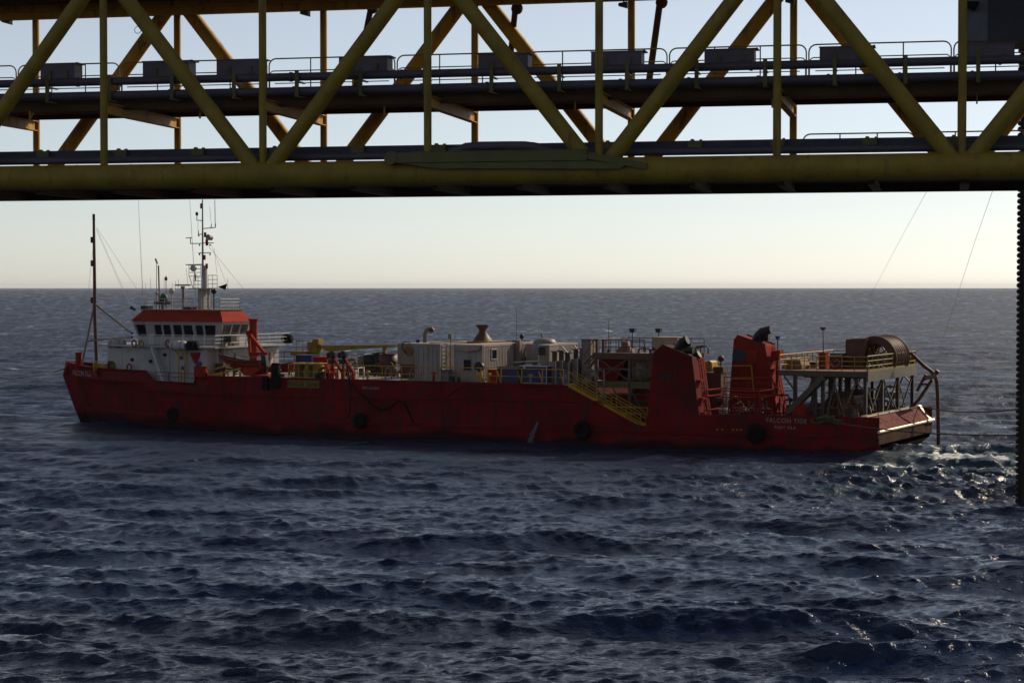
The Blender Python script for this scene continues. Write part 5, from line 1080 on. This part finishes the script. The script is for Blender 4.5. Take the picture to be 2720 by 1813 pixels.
# ------------------------------------------------------------------ stern platform with the big hose reel
SY = 1.4; pa = sp(2066, 990, y=SY); pe = sp(2306, 1000, y=SY); ZP = sp(2200, 985, y=SY).z; PX0, PX1 = pa.x, sp(2306, 1000, y=SY).x; PY1 = sp(2436, 975, x=PX1).y
t = thing('reel_platform', 'grey steel platform on trussed legs over the stern deck, edged with yellow railing', 'platform', ((PX0 + PX1) / 2, 7.5, 1.76))
t.part('edge_beam', MB().box(PX0, PX1 - .16, SY, SY + .15, ZP - .42, ZP), STEELG); t.part('edge_beam', MB().box(PX0, PX1 - .16, PY1 - .15, PY1, ZP - .42, ZP), STEELG)
t.part('edge_beam', MB().box(PX1 - .15, PX1, SY, PY1, ZP - .75, ZP - .0), STEELG); t.part('edge_beam', MB().box(PX0, PX0 + .15, SY + .16, PY1 - .16, ZP - .42, ZP), STEELG)
t.part('floor', MB().box(PX0 + .16, PX1 - .16, SY + .16, PY1 - .16, ZP - .1, ZP - .02), WOOD)
lg = MB(); lx_ = [PX0 + 1.3, sp(2187, 1050, y=SY + .4).x, PX1 - .3]
def leg_(x, y): return MB().box(x - .13, x + .13, y - .03, y + .03, 1.76, ZP - .43).box(x - .13, x - .08, y - .13, y + .13, 1.76, ZP - .43).box(x + .08, x + .13, y - .13, y + .13, 1.76, ZP - .43)
ny = 4
for x in lx_ + [PX0 + 2.9]:
    for j in range(ny):
        y = SY + .3 + (PY1 - SY - .6) * j / (ny - 1)
        t.part('leg', leg_(x, y), STEELG)
for (p, q) in (((PX0 + .4, ZP - .45), (PX0 + 1.3, ZP - 1.6)), ((lx_[1] - 1.9, 1.8), (lx_[1] - .1, ZP - .45)), ((lx_[1], 1.8), (lx_[1] + 1.0, ZP - .45)), ((lx_[1] + .9, ZP - 1.0), (lx_[2] - 1.2, 1.8)), ((lx_[1] + .9, 1.8), (lx_[2] - .6, ZP - .5)), ((PX1 - 1.3, ZP - .5), (PX1 - .4, ZP - 1.5)), ((PX0 + 1.3, 2.6), (PX0 + 2.7, ZP - .6))):
    for y in (SY + .3, PY1 - .3): t.part('truss_brace', MB().beam(V(p[0], y, p[1]), V(q[0], y, q[1]), .11), STEELG)
for j in range(ny - 1):
    y0 = SY + .3 + (PY1 - SY - .6) * j / (ny - 1); y1 = y0 + (PY1 - SY - .6) / (ny - 1); x = PX1 - .3
    t.part('truss_brace', MB().beam(V(x, y0, 2.2), V(x, y1, ZP - .8), .1).beam(V(x, y1, 3.0) if j == 1 else V(x, y0, ZP - .8), V(x, y0 if j == 1 else (y0 + y1) / 2, ZP - .8 if j == 1 else 3.4), .09), STEELG)
# gangway stair up to the platform
A = sp(2186, 1000, y=SY - .2); Z_ = sp(2090, 1095, y=SY - .2); gs = MB().beam(A, Z_, .1, .42).beam(A + V(0, .9, 0), Z_ + V(0, .9, 0), .1, .42)
for k in range(14): q = A.lerp(Z_, (k + .5) / 14); gs.box(q.x - .14, q.x + .14, q.y + .05, q.y + .85, q.z - .02, q.z + .02)
t.part('stair', gs, STEELG)
t.part('railing', MB().rail([(PX0 + .1, SY + .1, ZP), (PX1 - .1, SY + .1, ZP)], 1.1, .035, 1.0, mids=(.35, .68)), YEL_LIT)
t.part('railing', MB().rail([(PX1 - .1, SY + .1, ZP), (PX1 - .1, PY1 - .1, ZP)], 1.15, .05, 1.3, mids=(.35, .68)).box(PX1 - .16, PX1 - .04, SY + .2, PY1 - .2, ZP, ZP + .15), YEL)
t.part('railing', MB().rail([(PX0 + .1, SY + .1, ZP), (PX0 + .1, PY1 - .1, ZP)], 1.15, .05, 1.3, mids=(.35, .68)).rail([(PX0 + .1, PY1 - .1, ZP), (PX1 - .1, PY1 - .1, ZP)], 1.1, .035, 1.3), YEL_LIT)
t.part('corner_post', MB().box(PX1 - .5, PX1 - .1, PY1 - .45, PY1 - .1, ZP, ZP + 1.2), YEL)
# reel
RY0, RY1 = 8.6, 12.4; cN = sp(2329, 951, y=RY0); RR = cN.z - sp(2338, 893, y=RY0).z + .03; cN = V(cN.x - .15, RY0, cN.z)
rl_ = thing('hose_reel', 'huge brown steel hose reel with spoked flanges standing on the stern platform', 'reel', (cN.x, (RY0 + RY1) / 2, ZP))
for y in (RY0, RY1):
    c = V(cN.x, y, cN.z); f = MB().ring(c, (0, 1, 0), RR, .07, n=48, m=8).ring(c, (0, 1, 0), RR * .68, .06, n=36, m=6)
    wn = 48; vs = []
    for i in range(wn):
        a_ = 2 * math.pi * i / wn
        for r_, yy in ((RR * .68, y - .03), (RR, y - .03), (RR, y + .03), (RR * .68, y + .03)): vs.append((c.x + math.cos(a_) * r_, yy, c.z + math.sin(a_) * r_))
    f.add(vs, [(i * 4 + j, ((i + 1) % wn) * 4 + j, ((i + 1) % wn) * 4 + (j + 1) % 4, i * 4 + (j + 1) % 4) for i in range(wn) for j in range(4)])
    fo = rl_.part('flange', f, REELM)
    s_ = MB()
    for k in range(12): a_ = math.pi * k / 6 + .1; s_.beam(c + V(math.cos(a_) * .3, 0, math.sin(a_) * .3), c + V(math.cos(a_) * RR * .69, 0, math.sin(a_) * RR * .69), .1)
    rl_.part('spoke', s_, REELM, parent=fo)
rl_.part('hub', MB().cyl(V(cN.x, RY0 - .15, cN.z), V(cN.x, RY1 + .15, cN.z), .34, n=20), REELM)
# wound hose as a hollow drum of turns
dr_ = MB(); Rh = RR * .86
for k, y in enumerate(np.arange(RY0 + .25, RY1 - .1, .36)): dr_.ring(V(cN.x, y, cN.z), (0, 1, 0), Rh - .05 * (k % 3), .15, n=40, m=6)
rl_.part('hose_winding', dr_, REELM)
rl_.part('outer_rib', MB().ring(V(cN.x, RY1 - .5, cN.z), (0, 1, 0), RR * 1.02, .05, n=48, m=6).ring(V(cN.x, RY0 + .15, cN.z), (0, 1, 0), RR * 1.01, .04, n=48, m=6), WOOD)
bxa = sp(2252, 900, y=RY0 - .3); bxb = sp(2305, 900, y=RY0 - .3)
rl_.part('drive_housing', MB().prism([(bxa.x, ZP), (bxb.x - .3, ZP), (bxb.x - .2, ZP + 1.2), (bxb.x + .1, bxa.z + .1), (bxa.x + .6, bxa.z + .05), (bxa.x, bxa.z - .05)], RY0 - .9, RY0 - .25), REELM)
rl_.part('support_frame', MB().beam(V(cN.x - 1.2, RY0 - .12, ZP), V(cN.x, RY0 - .12, cN.z), .16).beam(V(cN.x + 1.2, RY0 - .12, ZP), V(cN.x, RY0 - .12, cN.z), .16).beam(V(cN.x - 1.2, RY1 + .12, ZP), V(cN.x, RY1 + .12, cN.z), .16).beam(V(cN.x + 1.2, RY1 + .12, ZP), V(cN.x, RY1 + .12, cN.z), .16), REELM)
# things on that platform
c = sp(2218, 967, y=SY - .05); f = thing('life_ring', 'orange life ring hung on the yellow rail of the stern platform', 'life ring', c); f.part('ring', MB().ring(c, (0, 1, 0), .33, .07, n=26, m=8), RED2); f.part('band', MB().ring(c + V(.3, 0, 0), (0, 0, 1), .08, .012, n=10, m=4).ring(c + V(-.3, 0, 0), (0, 0, 1), .08, .012, n=10, m=4), WHITE2)
c = sp(2188, 900, y=4); f = thing('deck_lamp', 'tall thin pole lamp on the stern platform left of the reel', 'lamp', (c.x, 4, ZP)); top = sp(2186, 873, y=4)
f.part('pole', MB().cyl(V(c.x, 4, ZP), V(top.x, 4, top.z), .045, .03), SOOT); f.part('lamp_head', MB().prism([(top.x - .2, top.z + .15), (top.x + .22, top.z + .12), (top.x + .12, top.z - .12), (top.x - .12, top.z - .1)], 3.85, 4.15), REELM)
c = sp(2066, 897, y=13); f = thing('deck_lamp', 'thin pole lamp just right of the far funnel', 'lamp', (c.x, 13, 5)); f.part('pole', MB().cyl(V(c.x, 13, 1.76), c, .045), SOOT); f.part('lamp_head', MB().prism([(c.x - .2, c.z + .15), (c.x + .2, c.z + .15), (c.x + .1, c.z - .12), (c.x - .1, c.z - .12)], 12.85, 13.15), SOOT)
a = sp(2045, 935, y=12.6); ssolo('red_box', MB().prism([(a.x, a.z - .8), (a.x + .9, a.z - .55), (a.x + .85, a.z + .2), (a.x + .1, a.z + .05)], 12.6, 13.6).cyl(V(a.x + .5, 13, a.z - .7), V(a.x + .3, 13, 1.76), .07), RED2, 'dark red tilted box on a post right of the far funnel', 'box', (a.x, 13, 1.76))
boxthing('red_control_cabinet', 'faded red cabinet on the stern platform at the foot of the tall lamp', 'cabinet', 2176, 2192, 938, 985, 6.0, .8, RED2, z0=ZP)
t_, a, b = boxthing('control_desk', 'dark control cabinet with a pale top on the stern platform left of the reel', 'cabinet', 2205, 2238, 940, 985, 6.0, 1.0, SOOT, SOOT, z0=ZP); t_.part('sun_screen', MB().box(a.x, b.x, 5.85, 6.1, b.z - .16, b.z - .06), BEIGE)
a = sp(2085, 985, y=4.5); ssolo('hatch_crate', MB().prism([(a.x, ZP), (a.x + 1.7, ZP), (a.x + 1.7, ZP + .2), (a.x + 1.5, ZP + .75), (a.x + .3, ZP + .7)], 3.6, 5.6).box(a.x + .5, a.x + .6, 3.5, 3.6, ZP, ZP + .7).box(a.x + .9, a.x + 1.0, 3.5, 3.6, ZP, ZP + .7), WOOD, 'brown wooden cased hatch at the left end of the stern platform', 'crate', (a.x, 4.5, ZP))
boxthing('pink_pump', 'small pink pump case on the left half of the stern platform', 'pump', 2128, 2142, 955, 985, 7.5, .8, PINK, z0=ZP)
boxthing('small_tool_box', 'dark tool box with pale lid on the left half of the stern platform', 'box', 2150, 2168, 962, 985, 6.5, .7, SOOT, WHITE2, z0=ZP)
c = sp(2128, 1078, y=1.3); ssolo('buoy', MB().ball(V(c.x, 1.2, 3.3), .62, n=18).cyl(V(c.x, 1.2, 3.9), V(c.x, 1.2, 4.05), .1), RED2, 'red ball buoy resting at the bulwark under the stern platform', 'buoy', (c.x, 1.2, 2.7))
c = sp(2340, 1078, y=3.5); t = thing('steel_tank', 'brown horizontal tank under the stern platform near the transom', 'tank', (c.x, 4, 1.76)); t.part('shell', MB().lathe([(0, -.1), (.7, 0), (.9, .25), (.9, 4.5), (.7, 4.8), (0, 4.9)], V(PX1 - 1.6, 3.2, 3.0), (-.9, .25, 0), 22), REELM); t.part('saddle', MB().box(PX1 - 2.6, PX1 - 2.2, 2.8, 4.2, 1.76, 2.6).box(PX1 - 5, PX1 - 4.6, 3.3, 4.7, 1.76, 2.6), STEELG)
t = thing('winch_house', 'dark machinery house filling the space under the stern platform', 'machinery', (PX1 - 6, 9, 1.76))
t.part('case', MB().box(PX0 + 3.2, PX1 - 2.4, 4.0, 10.0, 1.77, 4.4), REELM); t.part('drum', MB().cyl(V(PX1 - 3.2, 5, 3.4), V(PX1 - 3.2, 9, 3.4), 1.1, n=24).cyl(V(PX1 - 3.2, 4.9, 3.4), V(PX1 - 3.2, 5.0, 3.4), 1.4, n=24).cyl(V(PX1 - 3.2, 9, 3.4), V(PX1 - 3.2, 9.1, 3.4), 1.4, n=24), REELM); t.part('frame', MB().beam(V(PX1 - 1.6, 7, 1.8), V(PX1 - 1.6, 7, 5.0), .15).beam(V(PX1 - 1.6, 10, 1.8), V(PX1 - 1.6, 10, 5.2), .15).beam(V(PX1 - 1.6, 7, 4.8), V(PX1 - 1.6, 10, 4.8), .15), STEELG)
c = sp(2372, 1049, x=PX1 - 1.4); t = thing('stern_lamp_pair', 'pale round fitting and tube seen through the aft legs of the stern platform', 'fitting', (c.x, c.y, 1.76)); t.part('round_fitting', MB().ball(c, .32), BEIGE); d = sp(2388, 1040, x=PX1 - 1.4); t.part('tube', MB().cyl(d + V(0, 0, -.45), d + V(0, 0, .4), .18), WHITE2); t.part('post', MB().cyl(V(c.x - .2, c.y, 1.76), V(c.x - .2, c.y, c.z), .08), REELM)
# net heap at the bulwark
nm = MB()
for k in range(16): p = V(-3.9 + random.uniform(-.9, .9), random.uniform(-.28, .3), 3.12 + random.uniform(-.45, .08)); nm.ring(p, (random.uniform(-.4, .4), random.uniform(-.4, .4), 1), random.uniform(.25, .5), .06, n=14, m=5)
ssolo('rope_heap', nm, OLIVE, 'heap of olive rope lying over the bulwark right of the stern name', 'rope', (-3.9, .15, 3.0))
# overboard hose bending down into the water behind the stern
hp = [sp(px, py, y=yy) for px, py, yy in ((2420, 938, 10.0), (2436, 954, 11.0), (2455, 972, 11.6), (2473, 985, 12.0), (2484, 998, 12.1), (2489, 1015, 12.1), (2491, 1060, 12.1), (2493, 1165, 12.1), (2493, 1200, 12.1))]
hz = thing('overboard_hose', 'thick brown hose leaving the reel and bending down into the sea behind the stern', 'hose', hp[-1]); hz.part('hose', MB().tube(hp, .15, 14), REELM)
hz.part('clamp', MB().beam(sp(2460, 1003, y=12), sp(2484, 998, y=12), .3), CONTG)
# red launching ramp behind the reel
rm = MB()
for y in (12.4, 13.6): rm.beam(sp(2440, 1062, y=y), sp(2476, 1008, y=y), .22).beam(sp(2436, 1038, y=y), sp(2460, 994, y=y), .2).beam(sp(2480, 1000, y=y), sp(2492, 984, y=y), .3)
rm.beam(sp(2448, 1020, y=12.4), sp(2468, 1020, y=12.4), .15).beam(sp(2452, 1008, y=12.4), sp(2480, 1002, y=12.4), .15)
rt = thing('stern_ramp', 'faded red ladder like ramp leaning out over the far stern corner', 'ramp', sp(2440, 1066, y=13)); rt.part('side_rail', rm, REELM)
rg_ = MB(); 
for k in range(5): p = sp(2440, 1062, y=12.4).lerp(sp(2476, 1008, y=12.4), k / 4); rg_.beam(p, p + V(0, 1.2, 0), .1)
rt.part('rung', rg_, REELM)
rt.part('foot', MB().beam(sp(2440, 1062, y=12.4), V(-1.3, 12.4, 3.0), .2).beam(sp(2440, 1062, y=13.6), V(-1.3, 13.6, 3.0), .2), REELM)

# ------------------------------------------------------------------ ropes and wires
def sag(p, q, s, n=24): return [p.lerp(q, i / n) - V(0, 0, s * 4 * (i / n) * (1 - i / n)) for i in range(n + 1)]
def wire(name, pts, r, m, lb, cat='rope', g=None): solo(name, MB().tube(pts, r, 6), m, lb, cat, WORLD, pts[0], g)
def sw(x, y, z): return SHIP.m @ V(x, y, z)
wire('mooring_rope', sag(sw(-4.6, -.05, 2.85), WORLD(2715, 1155, y=118.5), .35), .045, ROPE, 'near dark mooring rope from the stern bulwark to the rig leg')
wire('mooring_rope', sag(sw(-1, 14.6, 3.2), WORLD(2715, 1084, y=120), .35), .045, ROPE, 'far dark mooring rope from the far stern corner to the rig leg')
wire('mooring_rope', sag(sw(-82.3, 7.3, 5.0), WORLD(-120, 1004, y=175), .5), .045, ROPE, 'mooring rope running from the bow out of the left edge')
wire('guide_wire', [WORLD(2660, 440, y=104), WORLD(2590, 640, y=128), WORLD(2505, 900, y=150)], .011, WIRE, 'longer thin slanting wire between the bridge and the ship stern', 'wire')
wire('guide_wire', [WORLD(2500, 440, y=104), WORLD(2400, 620, y=140), WORLD(2310, 790, y=190)], .009, WIRE, 'fainter thin slanting wire left of the longer one', 'wire')
# water discharged through the hull side
wp0 = sp(1430, 1122, y=0); jet = MB(); pts = []
pts = [V(wp0.x - .0 - .28 * t_ * 1.9, -.1 - .75 * t_, wp0.z - 1.55 * t_ - .55 * t_ * t_) for t_ in np.linspace(0, 1.05, 12)]
for k in range(420):
    f_ = random.random(); q = pts[0].lerp(pts[-1], f_); q = pts[min(11, int(f_ * 11))].lerp(pts[min(11, int(f_ * 11) + 1)], f_ * 11 % 1); w_ = .05 + .22 * f_
    jet.ball(q + V(random.gauss(0, w_ * .5), random.gauss(0, w_ * .3), 0), random.uniform(.02, .055), n=6, sz=2.2)
for k in range(160): a_ = random.uniform(0, 6.28); d_ = random.uniform(.05, 1.0); jet.ball(pts[-1] + V(math.cos(a_) * d_ * 1.7, math.sin(a_) * d_ * .5 - .1, random.uniform(0, .2) * (1 - d_)), random.uniform(.02, .06), n=6)
q = pts[-1]
solo('water_jet', jet, FOAM, 'white cooling water pouring from the hull side into the sea', 'water jet', SHIP, (wp0.x, 0, 0))

# ------------------------------------------------------------------ small fittings that crowd the decks
random.seed(23)
def scatter_pipes(name, x0, x1, y0, y1, z0, hmax, n, m, r=.05):
    for k in range(n):
        x = random.uniform(x0, x1); y = random.uniform(y0, y1); h = random.uniform(.35, hmax); L_ = random.uniform(.3, 1.3)
        p = [V(x, y, z0), V(x, y, z0 + h * .8), V(x + .12, y, z0 + h), V(x + L_, y + random.uniform(-.2, .2), z0 + h), V(x + L_ + .1, y, z0 + h * .8), V(x + L_ + .1, y, z0)]
        mb = MB().tube(p, r, 8).cyl(V(x, y, z0 + .02), V(x, y, z0 + .07), r * 2.2, n=12).cyl(V(x + L_ * .5, y, z0 + h), V(x + L_ * .5 + .1, y, z0 + h), r * 2, n=12)
        ship.part(name, mb, m)
scatter_pipes('deck_pipe', -61, -56, .7, 2.6, 4.97, 1.0, 7, SOOT)
scatter_pipes('deck_pipe', -51, -46, .6, 2.0, 4.97, 1.1, 6, RED2, .07)
scatter_pipes('deck_pipe', -45, -41.8, 3, 8, 4.97, 1.5, 5, CONTG, .07)
scatter_pipes('deck_pipe', -33, -26.5, 3.2, 8, 4.97, 2.0, 9, CONTG, .07)
scatter_pipes('deck_pipe', -25, -20, 1.4, 3, 1.77, 2.2, 7, SOOT, .08)
scatter_pipes('deck_pipe', -13.5, -8.5, 5.2, 9, 1.77, 2.6, 9, RED2, .08)
scatter_pipes('deck_pipe', -8, -2.2, 1.2, 4, 1.77, 2.2, 9, STEELG, .08)
scatter_pipes('process_pipe', -22.5, -16.5, 3.4, 6, PZ + .01, .7, 6, REELM, .06)
scatter_pipes('process_pipe', -22.5, -17, 3.3, 5, zm + .01, 1.6, 8, CONTG, .06)
for k, x in enumerate((-59.3, -53.6, -44.6, -38.2, -33.0, -29.2)):
    ship.part('mushroom_vent', MB().cyl(V(x, .8, 4.96), V(x, .8, 5.6), .11, n=12).lathe([(.02, .2), (.2, .12), (.24, 0), (.12, -.03)], V(x, .8, 5.6), n=14), [RED2, YEL_LIT, CONTG][k % 3])
for x in (-49.5, -36.2, -11.0, -3.0):
    ship.part('mooring_bitts', MB().cyl(V(x, .45, 1.76 if x > -26 else 4.95), V(x, .45, 3.3 if x > -26 else 5.4), .16, n=12).cyl(V(x + .6, .45, 1.76 if x > -26 else 4.95), V(x + .6, .45, 3.3 if x > -26 else 5.4), .16, n=12), SOOT)
for x, y in ((-61.72, 6.0), (-61.72, 9.2), (-61.72, 11.6)):
    ship.part('deckhouse_door', MB().box(x, x + .06, y, y + .75, 4.98, 6.8).box(x + .06, x + .1, y + .6, y + .66, 5.8, 5.95), WHITE2)
ship.part('wall_pipe', MB().tube([V(-61.6, 4.4, 5.0), V(-61.6, 4.4, 6.9), V(-61.6, 5.4, 7.2), V(-61.6, 12.5, 7.2)], .06, 8), WHITE2)
ship.part('wall_pipe', MB().tube([V(-66, 1.78, 4.3), V(-66, 1.7, 7.2)], .04, 6), WHITE2)
for k in range(5):
    x = -12.9 + k * 1.5; mb = MB().box(x, x + random.uniform(.5, .9), 9.8, 10.6, 1.77, random.uniform(2.4, 3.6)).cyl(V(x + .2, 10, 2.4), V(x + .2, 10, 3.9), .08)
    ship.part('valve_box', mb, [REELM, SOOT, STEELG][k % 3])

for f_, o_, ya in ((f1, o1, a1), (f2, o2, a2)):          # louvres, panel seams and a grab rail on the funnel sides
    (xl_, zl_), (xr_, zr2) = o_[1], o_[3]; z0_ = 2.4
    sm_ = MB()
    for t_ in (.33, .66): sm_.box(xl_ - .1 + (xr_ - xl_) * t_, xl_ - .07 + (xr_ - xl_) * t_, ya - .02, ya + .02, 2.2, zr2 - .2)
    for z in (3.6, 5.2, 6.3): sm_.box(xl_ + .05, xr_ + .05, ya - .02, ya + .02, z, z + .03)
    ship.part('panel_seam', sm_, RED, parent=f_)
    lv = MB()
    for k in range(7): lv.box(xl_ + .5, xl_ + 1.5, ya - .05, ya + .01, 5.45 + k * .1, 5.5 + k * .1)
    if f_ is f1: ship.part('louvre', lv, DARKP, parent=f_)
hs2 = MB()
for x in np.arange(-59, -2, 2.45): hs2.box(x, x + .03, -.018, .02, 1.75 if x < -24 else 1.9, (4.9 if x < -26 else 2.3))
ship.part('weld_seam', hs2, RED)

# ------------------------------------------------------------------ sea haze: one closed box of thin even air
hz_m = bpy.data.materials.new('haze_air'); hz_m.use_nodes = True; hn = hz_m.node_tree
hn.nodes.remove(hn.nodes['Principled BSDF']); pv = hn.nodes.new('ShaderNodeVolumePrincipled')
pv.inputs['Color'].default_value = (0.85, 0.88, 0.95, 1); pv.inputs['Density'].default_value = 0.000022; pv.inputs['Anisotropy'].default_value = 0.0
hn.links.new(pv.outputs[0], hn.nodes['Material Output'].inputs['Volume'])
solo('haze', MB().box(-32000, 32000, -32000, 32000, -9.0, 60.0), hz_m, 'thin pale sea haze softening the far water', 'haze', WORLD, (0, 0, 0), kind='stuff')

scatter_pipes('deck_pipe', PX0 + 3, PX1 - 2, 1.9, 3.8, 1.77, 3.0, 12, WOOD, .07)
scatter_pipes('deck_pipe', PX1 - 2.6, PX1 - 1.7, 3, 13, 1.77, 3.2, 9, REELM, .09)
scatter_pipes('deck_pipe', -34, -26.5, 2.2, 5, 4.97, 1.8, 9, WOOD, .05)
scatter_pipes('deck_pipe', -56, -52, 5, 12, 4.97, 1.6, 7, REELM, .07)
scatter_pipes('deck_pipe', -49, -44, 6, 12, 4.97, 1.5, 8, REELM, .06)
scatter_pipes('deck_pipe', -25.5, -23.5, 2.5, 7, 4.97 - 3.2, 5.0, 5, CONTG, .09)
for k in range(9):                                       # hanging pipe runs under the stern platform floor
    y = 2.2 + k * 1.25; z = ZP - .3 - .12 * (k % 3)
    ship.part('service_pipe', MB().cyl(V(PX0 + 1 + (k % 2), y, z), V(PX1 - .5, y, z), .07 + .03 * (k % 3), n=10), [REELM, WOOD, STEELG][k % 3])
